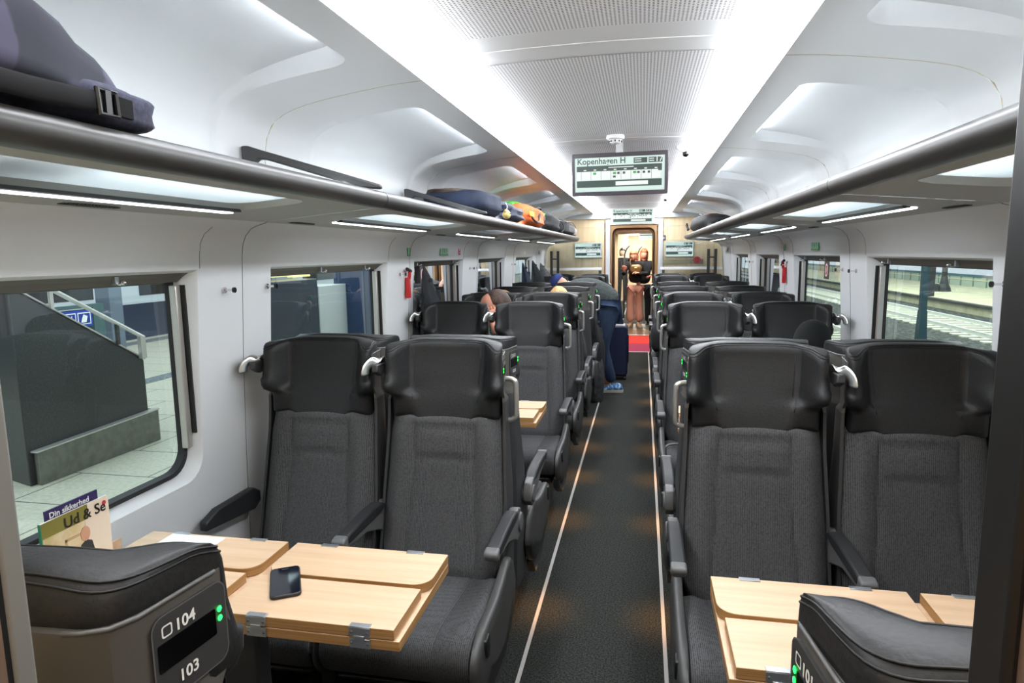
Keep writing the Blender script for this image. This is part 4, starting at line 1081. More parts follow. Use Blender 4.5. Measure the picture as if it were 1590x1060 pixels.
def head(parent,c,face,m,tilt=0,r=.1,name='head'):
    """face: unit xy direction the face looks in"""
    e=empty_child(name,parent); e.location=c; e.rotation_euler=(tilt,0,math.atan2(face[1],face[0])-PI/2)
    nu,nv=20,16; V=[];Fc=[]
    for i in range(nv+1):
        th=PI*i/nv
        for j in range(nu):
            ph=2*PI*j/nu; x=math.sin(th)*math.cos(ph); y=math.sin(th)*math.sin(ph); z=math.cos(th)
            k=1-.16*max(0,-z)**1.5*(1 if True else 0)
            X=x*.76*k; Y=y*.95*(1-.08*max(0,-z)); Z=z*1.18
            if y>.7: Y+= .16*math.exp(-((x/.16)**2+((z+.12)/.22)**2))      # nose
            if y>.5: Y-= .07*math.exp(-(((abs(x)-.34)/.14)**2+((z-.08)/.12)**2)); Y+=.04*math.exp(-((x/.25)**2+((z+.50)/.07)**2))+.05*math.exp(-((x/.2)**2+((z+.85)/.12)**2))
            V.append((X*r,Y*r,Z*r))
    for i in range(nv):
        for j in range(nu): Fc.append((i*nu+j,i*nu+(j+1)%nu,(i+1)*nu+(j+1)%nu,(i+1)*nu+j))
    o=mesh('face',V,Fc,m,e,smooth=True)
    for sx in (-1,1):
        MB().ball((sx*.077*r/.1,0,-.005),(.008,.017,.028),8,6).build('ear',m,e,smooth=True)
        MB().ball((sx*.031*r/.1,.083*r/.1,.010),(.011,.006,.006),8,6).build('eye',M['white'],e,smooth=True)
        MB().ball((sx*.031*r/.1,.088*r/.1,.010),(.005,.003,.005),8,6).build('iris',M['black'],e,smooth=True)
    MB().ball((0,.090*r/.1,-.052*r/.1),(.022,.006,.006),10,6).build('mouth',mat('lips',(176,96,88),.5),e,smooth=True)
    return e
def hair(e,m,r=.1,long=0,sc=1.0):
    nu,nv=22,14; V=[];Fc=[]
    for i in range(nv+1):
        th=PI*(.0+.72*i/nv)
        for j in range(nu):
            ph=2*PI*j/nu; x=math.sin(th)*math.cos(ph); y=math.sin(th)*math.sin(ph); z=math.cos(th)
            k=1.13+.03*noise3(x*5,y*5,z*5,3)
            Y=y*.98*k-.05
            if y>0: 
                lim=.80 if z<.55 else 1
                Y=min(Y,.98); 
                if z<.42: Y=min(Y,.25)
            V.append((x*.84*k*r*sc,Y*r*sc,(z*1.24*k-(long*max(0,.25-z) if y<.35 else 0))*r*sc))
    for i in range(nv):
        for j in range(nu): Fc.append((i*nu+j,i*nu+(j+1)%nu,(i+1)*nu+(j+1)%nu,(i+1)*nu+j))
    Fc.append(tuple(nv*nu+j for j in range(nu)))
    return mesh('hair',V,Fc,m,e,smooth=True)
def hand(parent,c,d,up,m,curl=.6,side=1,name='hand'):
    """palm at c, fingers along d, palm normal up"""
    e=empty_child(name,parent); d=Vector(d).normalized(); u=Vector(up); u=(u-d*u.dot(d)).normalized(); s=d.cross(u)*side; c=Vector(c)
    mb=MB(); secs=[]
    for t,w,h in ((-.02,.024,.018),(0,.030,.019),(.03,.038,.017),(.06,.041,.014),(.078,.040,.012)):
        secs.append([c+d*t+s*(w*math.cos(a))+u*(h*math.sin(a)) for a in [2*PI*k/12 for k in range(12)]])
    mb.loft(secs); 
    for k,(off,L) in enumerate(((-.030,.062),(-.010,.072),(.011,.068),(.030,.052))):
        P=[c+d*.07+s*off]; a=0; 
        for q in range(3):
            a+=curl*.55; P.append(P[-1]+(d*math.cos(a)-u*math.sin(a))*L/3*(1.15-.15*q))
        mb.tube(P,[.0088,.0082,.0074,.0060],8)
    P=[c+d*.01-s*.030,c+d*.035-s*.052-u*.008,c+d*.06-s*.056-u*.02,c+d*.078-s*.050-u*.03]; mb.tube(P,[.012,.0105,.009,.0075],8)
    mb.build('palm_and_fingers',m,e,smooth=True); return e
jeans=vary(mat('blue_denim',(24,38,62),.9),(42,62,92),(14,14,6),4,.35,.7,bump=.3)
sweat=vary(mat('dark_grey_green_sweater',(56,62,62),.95),(70,76,76),(40,40,40),3,.4,.6,bump=.3)
# --- bending man
mn=empty('person',(-.16,7.18,0),0,'person in dark grey sweater and blue jeans bending over the left seats from the aisle','person')
def rel(L,o): return [(p[0]-o[0],p[1]-o[1],p[2]-(o[2] if len(o)>2 else 0))+tuple(p[3:]) for p in L]
O=(-.16,7.18)
legs=[(-.155,7.30,.955,.145,.15),(-.19,7.17,.90,.115,.12),(-.235,7.15,.70,.098),(-.265,7.14,.50,.075),(-.215,7.17,.30,.070),(-.155,7.18,.10,.062),(-.20,7.40,.90,.11,.12),(-.28,7.42,.70,.095),(-.34,7.42,.50,.075),(-.33,7.44,.30,.066),(-.32,7.46,.10,.06)]
skin('jeans',rel(legs,O),[(0,1),(1,2),(2,3),(3,4),(4,5),(0,6),(6,7),(7,8),(8,9),(9,10)],jeans,mn,2)
tor=[(-.12,7.30,.965,.14,.145),(-.25,7.30,1.06,.135,.15),(-.40,7.28,1.135,.135,.17),(-.54,7.26,1.15,.13,.18),(-.64,7.25,1.145,.09,.12),(-.55,7.08,1.09,.075),(-.50,7.02,.95,.058),(-.41,7.00,.86,.048),(-.58,7.44,1.09,.075),(-.62,7.5,.93,.056),(-.62,7.46,.82,.045)]
skin('sweater',rel(tor,O),[(0,1),(1,2),(2,3),(3,4),(3,5),(5,6),(6,7),(3,8),(8,9),(9,10)],sweat,mn,2)
MB().tube([(-.64-O[0],.05,1.15),(-.70-O[0],.04,1.165)],.05,12).build('neck',SK,mn,smooth=True)
h=head(mn,(-.745-O[0],7.22-O[1],1.19),(-.8,.1),SK,tilt=-1.0)
capm=mat('navy_cap',(34,48,104),.85)
MB().loft([[(.084*k*math.cos(2*PI*j/16),.10*k*math.sin(2*PI*j/16)-.008,z) for j in range(16)] for k,z in ((1.04,.03),(1.05,.055),(.95,.09),(.72,.115),(.35,.128),(.03,.13))]).build('cap',capm,h,smooth=True)
MB().prism([(-.055,.07),(.055,.07),(.045,.15),(0,.165),(-.045,.15)],.036,.042,'z').build('cap_brim',capm,h,bevel=.002)
hand(mn,(-.385-O[0],6.985-O[1],.83),(.35,-.1,-.9),(1,0,0),SK2,.7)
hand(mn,(-.62-O[0],7.45-O[1],.79),(-.2,0,-.9),(1,0,0),SK2,.7)
def shoe(parent,x,y,dx,dy,m1,m2,L=.28,name='shoe'):
    e=empty_child(name,parent); d=Vector((dx,dy,0)).normalized(); s=Vector((-d.y,d.x,0)); o=Vector((x,y,0))
    def P(f,w,z): q=o+d*f+s*w; return (q.x,q.y,z)
    def sec(f,w,z0,z1): return [P(f,w*math.cos(a),z0+(z1-z0)*(.5+.5*math.sin(a))) for a in [2*PI*k/12 for k in range(12)]]
    MB().loft([sec(f,w,.018,z) for f,w,z in ((-.075,.030,.06),(-.06,.038,.095),(-.02,.040,.11),(.03,.042,.10),(.08,.044,.075),(.13,.045,.06),(.175,.040,.050),(.20,.022,.038))]).build('shoe_upper',m1,e,smooth=True)
    MB().loft([[P(f*1.04,w*1.08*math.cos(a),0.002+(.014 if math.sin(a)<0 else .028)*(1 if math.sin(a)>=0 else 0)) for a in [2*PI*k/12 for k in range(12)]] for f,w in ((-.08,.028),(-.06,.04),(0,.04),(.07,.045),(.13,.047),(.18,.04),(.205,.02))]).build('shoe_sole',m2,e)
    return e
bl=mat('blue_sneaker',(60,100,150),.7); vary(bl,(160,196,224),(40,40,40),2,.5,.6)
shoe(mn,-.115-O[0],7.15-O[1],-1,-.08,bl,M['sole'])
shoe(mn,-.27-O[0],7.44-O[1],-1,-.2,mat('brown_sneaker',(120,70,52),.8),M['sole'])
# --- two women in the gangway
rh=vary(mat('red_blond_hair',(142,84,54),.7),(180,118,78),(60,60,8),3,.4,.6)
dkk=vary(mat('black_knit',(20,21,24),.95),(30,31,34),(50,50,50),2,.4,.6)
pink=vary(mat('salmon_corduroy',(244,184,164),.9),(234,166,146),(30,30,3),3,.35,.65,bump=.3)
wm=empty('person',(0.02,13.6,0),0,'person with reddish hair, black sweater and salmon pink trousers holding a phone in the gangway','person')
skin('trousers',[(0,0,.87,.135,.10),(-.085,0,.80,.10,.095),(-.10,.0,.48,.082),(-.09,0,.10,.098),(.085,.02,.80,.10,.095),(.075,.05,.48,.082),(.10,.03,.10,.098)],[(0,1),(1,2),(2,3),(0,4),(4,5),(5,6)],pink,wm,2)
skin('sweater',[(0,0,.90,.15,.11),(0,0,1.08,.145,.105),(0,0,1.26,.155,.11),(-.0,0,1.345,.10,.08),(-.16,0,1.30,.065),(-.24,-.05,1.10,.055),(-.22,-.22,1.15,.045),(.16,0,1.30,.065),(.235,-.06,1.09,.055),(.10,-.24,1.12,.045)],[(0,1),(1,2),(2,3),(2,4),(4,5),(5,6),(2,7),(7,8),(8,9)],dkk,wm,2)
h=head(wm,(-.035,-.03,1.475),(-.2,-1),SK2,tilt=-.2,r=.098); hair(h,rh,.098,long=.9)
MB().tube([(0,0,1.34),(-.02,-.01,1.42)],.048,12).build('neck',SK2,wm,smooth=True)
hand(wm,(-.225,-.255,1.185),(-.1,-.25,1),(0,1,0),SK2,1.0); hand(wm,(.06,-.26,1.13),(-1,-.2,.2),(0,0,1),SK2,.8)
shoe(wm,-.09,-.03,-.35,-1,mat('tan_shoe',(210,168,132),.7),M['sole'],name='shoe'); shoe(wm,.07,-.05,.25,-1,mat('tan_shoe_',(204,160,124),.7),M['sole'],name='shoe')
p2=tag(MB().box((-.265,13.29,1.20),(-.255,13.36,1.36)).build('smartphone',M['phone'],None,bevel=.003),'smartphone held up by the person in pink trousers','phone')
bgm=mat('olive_brown_leather',(112,84,46),.45)
hb=empty('shoulder_bag',(.03,13.44,1.2),0,'olive brown bag held at the chest of the person in pink trousers','bag')
blob('bag_body',bgm,hb,0,0,0,.12,.06,.10,e=.7,seed=61,amp=.05,flat=False)
MB().box((-.03,-.066,.02),(.03,-.058,.045)).build('bag_clasp',mat('gold_clasp',(240,196,96),.2,.9,emit=(255,190,80),es=.3) if False else mat('gold_clasp',(244,200,110),.2,.9),hb,bevel=.003)
MB().tube([tuple(p) for p in crom([(-.10,0,.07),(-.12,.03,.17),(-.05,.10,.24)],4)],.008,6).tube([tuple(p) for p in crom([(-.10,-.02,-.03),(-.14,.0,-.14),(-.16,.02,-.28)],4)],.006,6).build('strap',bgm,hb,smooth=True)
w2=empty('person',(.19,13.98,0),0,'person with reddish hair in dark clothes close behind the one in pink trousers','person')
skin('trousers',[(0,0,.87,.13,.10),(-.08,0,.80,.09),(-.09,0,.48,.07),(-.09,0,.06,.06),(.08,.0,.80,.09),(.09,0,.48,.07),(.09,0,.06,.06)],[(0,1),(1,2),(2,3),(0,4),(4,5),(5,6)],mat('dark_trousers',(34,36,42),.9),w2,2)
skin('coat',[(0,0,.86,.16,.11),(0,0,1.08,.145,.105),(0,0,1.28,.155,.11),(0,0,1.38,.09,.08),(-.17,0,1.32,.06),(-.22,-.03,1.05,.05),(-.16,-.15,.95,.04),(.17,0,1.32,.06),(.22,-.04,1.08,.055),(.17,-.2,1.05,.045)],[(0,1),(1,2),(2,3),(2,4),(4,5),(5,6),(2,7),(7,8),(8,9)],mat('dark_coat',(30,34,42),.9),w2,2)
MB().tube([(0,0,1.36),(0,-.01,1.44)],.046,12).build('neck',SK2,w2,smooth=True)
h=head(w2,(.0,-.02,1.50),(.2,-1),SK2,tilt=-.12,r=.095); hair(h,rh,.095,long=1.0)
shoe(w2,-.09,-.03,0,-1,M['black'],M['sole']); shoe(w2,.09,-.03,0,-1,M['black'],M['sole']); hand(w2,(.15,-.24,1.05),(-.6,-.6,0),(0,0,1),SK2,.8); hand(w2,(-.14,-.18,.93),(.3,-.6,-.3),(0,0,1),SK2,.8)
w3=empty('person',(-.44,20,0),0,'person with black hair and black clothes farther back in the next carriage','person')
skin('clothes',[(0,0,.9,.14,.11),(0,0,1.1,.145,.1),(0,0,1.3,.15,.11),(0,0,1.4,.08),(-.17,0,1.33,.06),(-.23,0,1.05,.05),(-.2,-.15,.9,.04),(.17,0,1.33,.06),(.23,0,1.05,.05),(.2,-.15,.9,.04),(-.09,0,.8,.09),(-.09,0,.05,.06),(.09,0,.8,.09),(.09,0,.05,.06)],[(0,1),(1,2),(2,3),(2,4),(4,5),(5,6),(2,7),(7,8),(8,9),(0,10),(10,11),(0,12),(12,13)],dkk,w3,2)
h=head(w3,(0,0,1.55),(0,-1),SK,r=.1); hair(h,M['black'],.1,long=.3); shoe(w3,-.09,-.03,0,-1,M['black'],M['sole']); shoe(w3,.09,-.03,0,-1,M['black'],M['sole'])
# --- seated passengers
def sitter(x,y,face,ztop,hm,cm,label,long=.3,hatm=None,fx=0,tilt=0,lean=0,r=.1):
    p=empty('person',(x,y,0),0,label,'person')
    f=face; zt=ztop-.125
    skin('top',[(0,-.02*f,.50,.15,.12),(0,-.01*f,.72,.145,.11),(0,0,zt-.27,.155,.10),(0,0,zt-.17,.08,.07),(-.165,.0,zt-.25,.055),(-.20,.05*f,zt-.48,.045),(-.10,.22*f,zt-.55,.038),(.165,.0,zt-.25,.055),(.20,.05*f,zt-.48,.045),(.10,.22*f,zt-.55,.038)],[(0,1),(1,2),(2,3),(2,4),(4,5),(5,6),(2,7),(7,8),(8,9)],cm,p,2)
    skin('trousers',[(0,0,.55,.14,.10),(-.09,.12*f,.545,.075),(-.10,.42*f,.54,.062),(-.10,.46*f,.10,.05),(.09,.12*f,.545,.075),(.10,.42*f,.54,.062),(.10,.46*f,.10,.05)],[(0,1),(1,2),(2,3),(0,4),(4,5),(5,6)],jeans,p,1)
    MB().tube([(0,0,zt-.19),(fx*.4,.01*f,zt-.09)],.045,12).build('neck',SK,p,smooth=True)
    h=head(p,(fx,.02*f,zt),(fx*3,f),SK,tilt=tilt,r=r)
    if hatm:
        hh=MB().loft([[(.083*k*math.cos(2*PI*j/18),.10*k*math.sin(2*PI*j/18)-.004,z) for j in range(18)] for k,z in ((1.10,-.025),(1.14,.0),(1.12,.04),(1.0,.085),(.78,.115),(.42,.135),(.05,.14))]).build('beanie',hatm,h,smooth=True); hh.scale=(r/.1,)*3
    else: hair(h,hm,r,long=long)
    for s in (-1,1): hand(p,(s*.09,.25*f,zt-.56),(-s*.2,f,-.1),(0,0,1),SK,.6,side=s)
    for s in (-1,1): shoe(p,s*.10,.45*f,0,f,M['black'],M['sole'])
    return p
blond=vary(mat('blond_hair',(196,146,92),.7),(220,176,122),(60,60,8),3,.4,.6)
ltb=vary(mat('light_brown_hair',(150,116,78),.7),(176,142,98),(60,60,8),3,.4,.6)
dkb=vary(mat('dark_brown_hair',(56,40,34),.65),(80,58,48),(60,60,8),3,.4,.6)
sitter(-.528,5.39,1,1.262,blond,sweat,'person with blond hair in an aisle seat left, seen as a tuft of hair',long=.6)
sitter(-1.0,5.37,1,1.232,ltb,dkk,'person with light brown hair in a left window seat, only head top showing',long=.3)
sitter(1.06,3.71,-1,1.165,None,dkk,'person in a black round beanie slumped in the right window seat',hatm=mat('black_beanie',(15,18,20),.98),tilt=-.7)
# leaning person with glasses
stripe=mat('green_stripe_shirt',(20,96,72),.8); n_,l_,b_=nt(stripe)
tc=n_.new('ShaderNodeTexCoord'); sp_=n_.new('ShaderNodeSeparateXYZ'); ma=n_.new('ShaderNodeMath'); ma.operation='MULTIPLY'; ma.inputs[1].default_value=55; mb_=n_.new('ShaderNodeMath'); mb_.operation='FRACT'; mc=n_.new('ShaderNodeMath'); mc.operation='GREATER_THAN'; mc.inputs[1].default_value=.6
mx=n_.new('ShaderNodeMix'); mx.data_type='RGBA'; mx.inputs[6].default_value=lin((24,110,84)); mx.inputs[7].default_value=lin((20,30,40))
l_.new(tc.outputs['Object'],sp_.inputs[0]); l_.new(sp_.outputs['Z'],ma.inputs[0]); l_.new(ma.outputs[0],mb_.inputs[0]); l_.new(mb_.outputs[0],mc.inputs[0]); l_.new(mc.outputs[0],mx.inputs[0]); l_.new(mx.outputs[2],b_.inputs['Base Color'])
lp=empty('person',(-.90,4.62,0),0,'person with glasses and dark hair leaning a head on one hand between two left headrests','person')
skin('shirt',[(-.08,.12,.50,.14,.12),(-.08,.08,.72,.14,.11),(-.05,.03,.92,.145,.10),(-.02,.02,1.0,.075,.07),(-.20,.03,.93,.055),(-.25,-.05,.72,.045),(-.15,-.18,.66,.038),(.10,.0,.93,.055),(.13,-.16,.80,.045),(.035,-.135,.985,.036)],[(0,1),(1,2),(2,3),(2,4),(4,5),(5,6),(2,7),(7,8),(8,9)],stripe,lp,2)
skin('trousers',[(-.08,.12,.55,.14,.10),(-.17,.0,.545,.075),(-.18,-.30,.54,.062),(-.18,-.34,.10,.05),(.01,.0,.545,.075),(.02,-.30,.54,.062),(.02,-.34,.10,.05)],[(0,1),(1,2),(2,3),(0,4),(4,5),(5,6)],jeans,lp,1)
MB().tube([(.03,-.13,.98),(.012,-.115,1.06)],[.027,.024],10).build('forearm',SK2,lp,smooth=True)
hand(lp,(.01,-.115,1.075),(-.25,.05,.9),(.2,-1,0),SK2,.5)
MB().tube([(-.03,.02,1.0),(-.02,.0,1.09)],.045,12).build('neck',SK2,lp,smooth=True)
h=head(lp,(-.015,-.03,1.165),(-.95,-.65),SK2,tilt=-.45,r=.092); h.rotation_euler=(-.45,-.15,h.rotation_euler[2]); hr=hair(h,dkb,.092,long=.1); hr.location=(0,-.045,-.012)
gl=MB()
for sx in (-1,1): gl.tube([(sx*.033+.024*math.cos(a*PI/8),.102,.010+.018*math.sin(a*PI/8)) for a in range(16)],.002,5,closed=True); gl.tube([(sx*.056,.10,.014),(sx*.078,.02,.012)],.002,5)
gl.tube([(-.010,.104,.014),(.010,.104,.014)],.002,5); gl.build('glasses',mat('glasses_blue',(70,84,140),.3),h)
shoe(lp,-.18,-.34,0,-1,M['black'],M['sole']); shoe(lp,.02,-.34,0,-1,M['black'],M['sole']); hand(lp,(-.14,-.22,.66),(.3,-1,0),(0,0,1),SK2,.5)
# ------------------------------------------------------------------ coats, bags on the floor
def jacket(name,x,y,ztop,L,wy,wx_,m,label,s=-1,seed=0,cat='jacket'):
    e=empty(name,(x,y,ztop),0,label,cat)
    secs=[]; n=26
    for i in range(13):
        t=i/12; w=(.012+wy*(t**.62 if t<.55 else .55**.62+.02*(t-.55))); d=(.010+wx_*min(1,t*2.2))
        secs.append([(-s*(d*.5)+d*.5*math.cos(a)*(1+.22*math.sin(5*a+seed+t*2)),w*math.sin(a)*(1+.10*math.sin(4*a+seed*2+t*3)),-L*t) for a in [2*PI*k/n for k in range(n)]])
    MB().loft(secs).build('jacket_body',m,e,smooth=True,auto=70)
    sl=[]
    for i in range(9):
        t=i/8; r=.035+.012*math.sin(t*3+seed); sl.append([(-s*(.05+.02*t)+r*.8*math.cos(a),wy*(.35+.22*t)+r*math.sin(a),-L*(.22+.5*t)) for a in [2*PI*k/10 for k in range(10)]])
    MB().loft(sl).build('jacket_sleeve',m,e,smooth=True,auto=70)
    MB().tube([tuple(p) for p in crom([(-s*.02,-wy*.16,-L*.16),(-s*.05,0,-L*.12),(-s*.02,wy*.16,-L*.16)],4)],.014,8).build('jacket_collar',m,e,smooth=True)
    return e
jm=vary(mat('black_jacket',(22,24,28),.85),(38,42,48),(14,14,8),3,.4,.6,bump=.3)
jacket('jacket',-1.275,4.13,1.475,.75,.24,.13,jm,'black jacket hanging at the third left window beside the red hammer',seed=1)
jacket('jacket',-1.27,7.75,1.44,.50,.17,.10,vary(mat('navy_jacket_',(30,40,58),.85),(44,54,74),(14,14,8),3),'dark blue jacket hanging at the farthest left window, nearest of three coats',seed=2)
jacket('jacket',-1.25,8.35,1.46,.50,.20,.14,jm,'black pointed coat hanging at the farthest left window, middle of three coats',seed=4)
jacket('jacket',-1.24,8.95,1.42,.42,.22,.14,vary(mat('grey_quilted',(64,66,70),.5),(88,90,94),(10,10,24),2),'dark grey quilted coat hanging beyond the farthest left window, last of three coats',seed=5)
ct=jacket('coat',-.33,6.70,.92,.70,.12,.10,vary(mat('black_wool',(16,17,19),.95),(26,27,30),(20,20,8),3),'long black coat draped from the seat beside the bending person',seed=7,cat='coat')
bb=empty('backpack',(-.30,6.67,0),0,'dark grey backpack standing on the floor beside the left aisle seats near the bending person','backpack')
blob('bag_body',bagmat('dark_grey_pack',(42,43,46),(66,67,70)),bb,0,0,.23,.085,.09,.25,e=.65,seed=71,amp=.05,crease=.04)
MB().tube([tuple(p) for p in crom([(-.03,0,.44),(0,.02,.53),(.04,.02,.44)],4)],.010,6).tube([tuple(p) for p in crom([(.05,.05,.40),(.08,.08,.25),(.05,.08,.08)],4)],.012,6).build('strap',M['black'],bb,smooth=True)
hb2=empty('hanging_bag',(.30,5.88,.92),0,'small black bag hanging from a right aisle seat handle','bag')
blob('bag_body',dkk,hb2,0,0,-.13,.06,.12,.13,e=.75,seed=81,amp=.04,flat=False)
MB().tube([tuple(p) for p in crom([(0,-.05,-.03),(0,0,.06),(0,.05,-.03)],4)],.006,6).build('strap',M['black'],hb2,smooth=True)
st=empty('wheeled_suitcase',(-.155,8.0,0),0,'dark blue wheeled suitcase standing in the aisle behind the bending person','suitcase')
nb=mat('navy_suitcase',(14,25,56),.45)
MB().prism(rrect(.30,.62,.05,5,0,.36),-.15,.15,'y').build('suitcase_body',nb,st,bevel=.02)
MB().box((.147,-.06,.20),(.162,.06,.55)).build('side_handle',M['blackgloss'],st,bevel=.006)
mb=MB()
for i in range(4): mb.box((-.12+i*.07,-.156,.10),(-.105+i*.07,-.148,.62))
mb.build('front_ribs',nb,st)
MB().tube([(-.06,.08,.66),(-.06,.08,.72),(.06,.08,.72),(.06,.08,.66)],.009,8).build('pull_handle',M['black'],st)
for sx in (-1,1):
    for sy in (-1,1): MB().tube([(sx*.12-.015,sy*.11,.025),(sx*.12+.015,sy*.11,.025)],.025,12).box((sx*.12-.018,sy*.11-.012,.03),(sx*.12+.018,sy*.11+.012,.06)).build('wheel',M['black'],st)
bt=empty('seat_belt_strap',(.30,3.62,.46),0,'grey strap with orange tip hanging over the right seat cushion by the aisle','strap')
MB().tube([tuple(p) for p in crom([(.12,.0,.02),(.02,-.01,.015),(-.02,-.03,-.03)],4)],.007,6).build('strap_band',M['armgrey'],bt,smooth=True)
MB().box((-.026,-.04,-.06),(-.012,-.03,-.025)).build('strap_tip',mat('copper_tip',(190,110,70),.5),bt,bevel=.002)
# ------------------------------------------------------------------ outside, left: platform
tile=mat('platform_tile',(192,188,168),.5); vary(tile,(174,172,154),(30,30,30),3,.4,.65)
n_,l_,b_=nt(tile)
base=b_.inputs['Base Color'].links[0].from_socket
br=n_.new('ShaderNodeTexBrick'); br.offset=.5; br.inputs['Scale'].default_value=1.0; br.inputs['Brick Width'].default_value=1.25; br.inputs['Row Height'].default_value=.62; br.inputs['Mortar Size'].default_value=.006
br.inputs['Mortar'].default_value=lin((60,62,60)); l_.new(base,br.inputs['Color1']); l_.new(base,br.inputs['Color2'])
tc=n_.new('ShaderNodeTexCoord'); mp=n_.new('ShaderNodeMapping'); mp.inputs['Rotation'].default_value=(0,0,.0); l_.new(tc.outputs['Object'],mp.inputs[0]); l_.new(mp.outputs[0],br.inputs['Vector']); l_.new(br.outputs[0],b_.inputs['Base Color'])
ZP=-.2
struct(MB().add([(-1.55,-6,ZP),(-10.8,-6,ZP),(-10.8,60,ZP),(-1.55,60,ZP)],[(3,2,1,0)]).build('floor_platform',tile))
tact=mat('tactile_strip',(120,128,130),.8); vary(tact,(90,96,98),(25,25,25),1,.45,.55)
struct(MB().box((-7.0,-6,ZP),(-6.7,60,ZP+.004)).build('trim_100',tact)); struct(MB().box((-10.5,-6,ZP),(-10.1,60,ZP+.004)).build('trim_101',tact))
gr=mat('granite_dark',(44,46,46),.35); vary(gr,(58,60,60),(60,60,60),3,.45,.7)
con=mat('plinth_stone',(112,112,100),.6); vary(con,(96,97,88),(14,14,14),4,.4,.65)
sw=empty('stair_enclosure',(-4.45,4.05,ZP),0,'dark stone stair enclosure with sloping top and pale base outside the nearest left window','stair wall')
def W(x,y,z): return (x+4.45,y-4.05,z-ZP)
def wedge(pr,x0,x1,skew):
    A=[W(x0,y,z) for y,z in pr]; B=[W(x1,y+skew,z) for y,z in pr]; return MB().loft([A,B])
wedge([(4.09,ZP),(5.26,ZP),(5.26,.60),(4.09,1.31),(3.99,1.345),(3.99,ZP)],-4.50,-6.3,.6).build('stair_wall',gr,sw,bevel=.01)
wedge([(4.03,ZP),(5.32,ZP),(5.32,.10),(4.03,.066)],-4.44,-6.35,.6).build('wall_base',con,sw,bevel=.006)
wedge([(4.02,.066),(5.33,.10),(5.33,.112),(4.02,.078)],-4.435,-4.50,0).build('base_trim',M['alu'],sw)
wedge([(3.99,1.345),(4.09,1.312),(5.27,.602),(5.27,.615),(4.09,1.326),(3.99,1.36)],-4.49,-4.53,0).build('wall_trim',M['alu'],sw)
rl=empty('handrail',(-4.47,4.1,.8),0,'stainless handrail above the sloping stair enclosure outside the nearest left window','handrail')
def R2(y,z): return (0,y-4.1,z-.8)
MB().tube([R2(3.6,1.73),R2(4.17,1.41),R2(5.25,.815)],.02,8).build('rail_bar',M['silver'],rl)
MB().box((-.02,5.19-4.1,.62-.8),(.02,5.25-4.1,.83-.8)).build('rail_post',M['alu'],rl)
MB().box((-.012,4.93-4.1,.79-.8),(.012,4.96-4.1,.98-.8)).build('rail_post',M['shelldark'],rl)
MB().box((-.012,4.30-4.1,1.17-.8),(.012,4.33-4.1,1.33-.8)).build('rail_post',M['alu'],rl)
# teal frame with blue lift signs
tf=empty('platform_sign_frame',(-8.2,8.6,ZP),0,'teal grey post frame with blue pictogram panels behind the stair enclosure','sign')
teal=mat('teal_frame',(70,96,98),.5)
MB().box((.0,-.20,0),(.1,0,1.08)).box((0,-1.9,1.03),(.1,-.2,1.08)).build('frame_posts',teal,tf)
bs=MB().box((.10,-.80,.76),(.12,-.25,1.0)).build('sign_panel',mat('sign_blue',(28,52,140),.4,emit=(28,52,140),es=.25),tf)
for y0 in (-.77,-.51): MB().box((.121,y0,.79),(.124,y0+.23,.97)).build('sign_border',sg_w,bs); MB().box((.124,y0+.015,.805),(.126,y0+.215,.955)).build('sign_inner',mat('sign_blue2',(28,52,140),.4),bs)
MB().prism([(-.46,.82),(-.37,.82),(-.34,.91),(-.41,.94),(-.44,.88)],.126,.129,'x').prism([(-.73,.82),(-.68,.94),(-.65,.88),(-.61,.94),(-.62,.82)],.126,.129,'x').build('sign_pictogram',sg_w,bs)
# train on the next track
tr=empty('red_white_train',(-12.2,20,-.9),0,'white train with red stripe standing on the next track beyond the left platform','train')
MB().box((-2.6,-24,.35),(0,14,3.6)).build('train_body',mat('train_white',(200,206,210),.4),tr,bevel=.08)
MB().box((0,-24,2.15),(.02,14,2.55)).build('red_stripe',mat('train_red',(206,44,78),.4),tr)
MB().box((-.01,-24,.35),(.015,14,1.35)).build('dark_band',mat('train_navy',(30,40,62),.4),tr)
MB().box((-2.3,-24,-.1),(-.1,14,.36)).build('underframe',M['black'],tr)
for i in range(9): MB().box((0,-22+i*4,1.55),(.018,-19.4+i*4,2.1)).build('train_window',M['blackgloss'],tr)
for y,x in ((10.3,-9.6),(15.5,-9.6)):
    tag(MB().box((x-.15,y-.15,ZP),(x+.15,y+.15,4)).build('platform_column',mat('column_blue_grey',(98,110,124),.5)),'blue grey platform column outside the left windows, %s one'%('nearer' if y<12 else 'farther'),'column','platform columns')
# advertising kiosk beyond second window
ks=empty('advertising_kiosk',(-5.2,9.7,ZP),0,'dark blue kiosk panels with lit yellow signs outside the second left window','kiosk')
dn=mat('kiosk_navy',(20,34,52),.35); bb_=mat('kiosk_blue',(20,48,84),.35); pale=mat('kiosk_pale',(190,196,198),.4)
MB().box((0,-2.6,0),(.5,-.62,1.42)).build('kiosk_panel',dn,ks,bevel=.01)
MB().box((.3,.30,0),(.8,1.3,1.55)).build('kiosk_panel',bb_,ks,bevel=.01)
MB().box((0,-.62,0),(.52,.30,1.30)).build('kiosk_column',pale,ks,bevel=.01)
MB().box((-.02,-1.6,1.46),(.1,-.7,1.72)).build('lit_sign',M['litsign'],ks); MB().box((-.02,-.58,1.44),(.1,-.1,1.70)).build('lit_sign',M['litsign'],ks); MB().box((-.02,.05,1.60),(.1,.8,1.78)).build('lit_sign',M['litsign'],ks)
struct(MB().box((-16.5,-10,-1),(-16.3,60,7)).build('wall_station',mat('station_wall_left',(168,184,190),.8)))
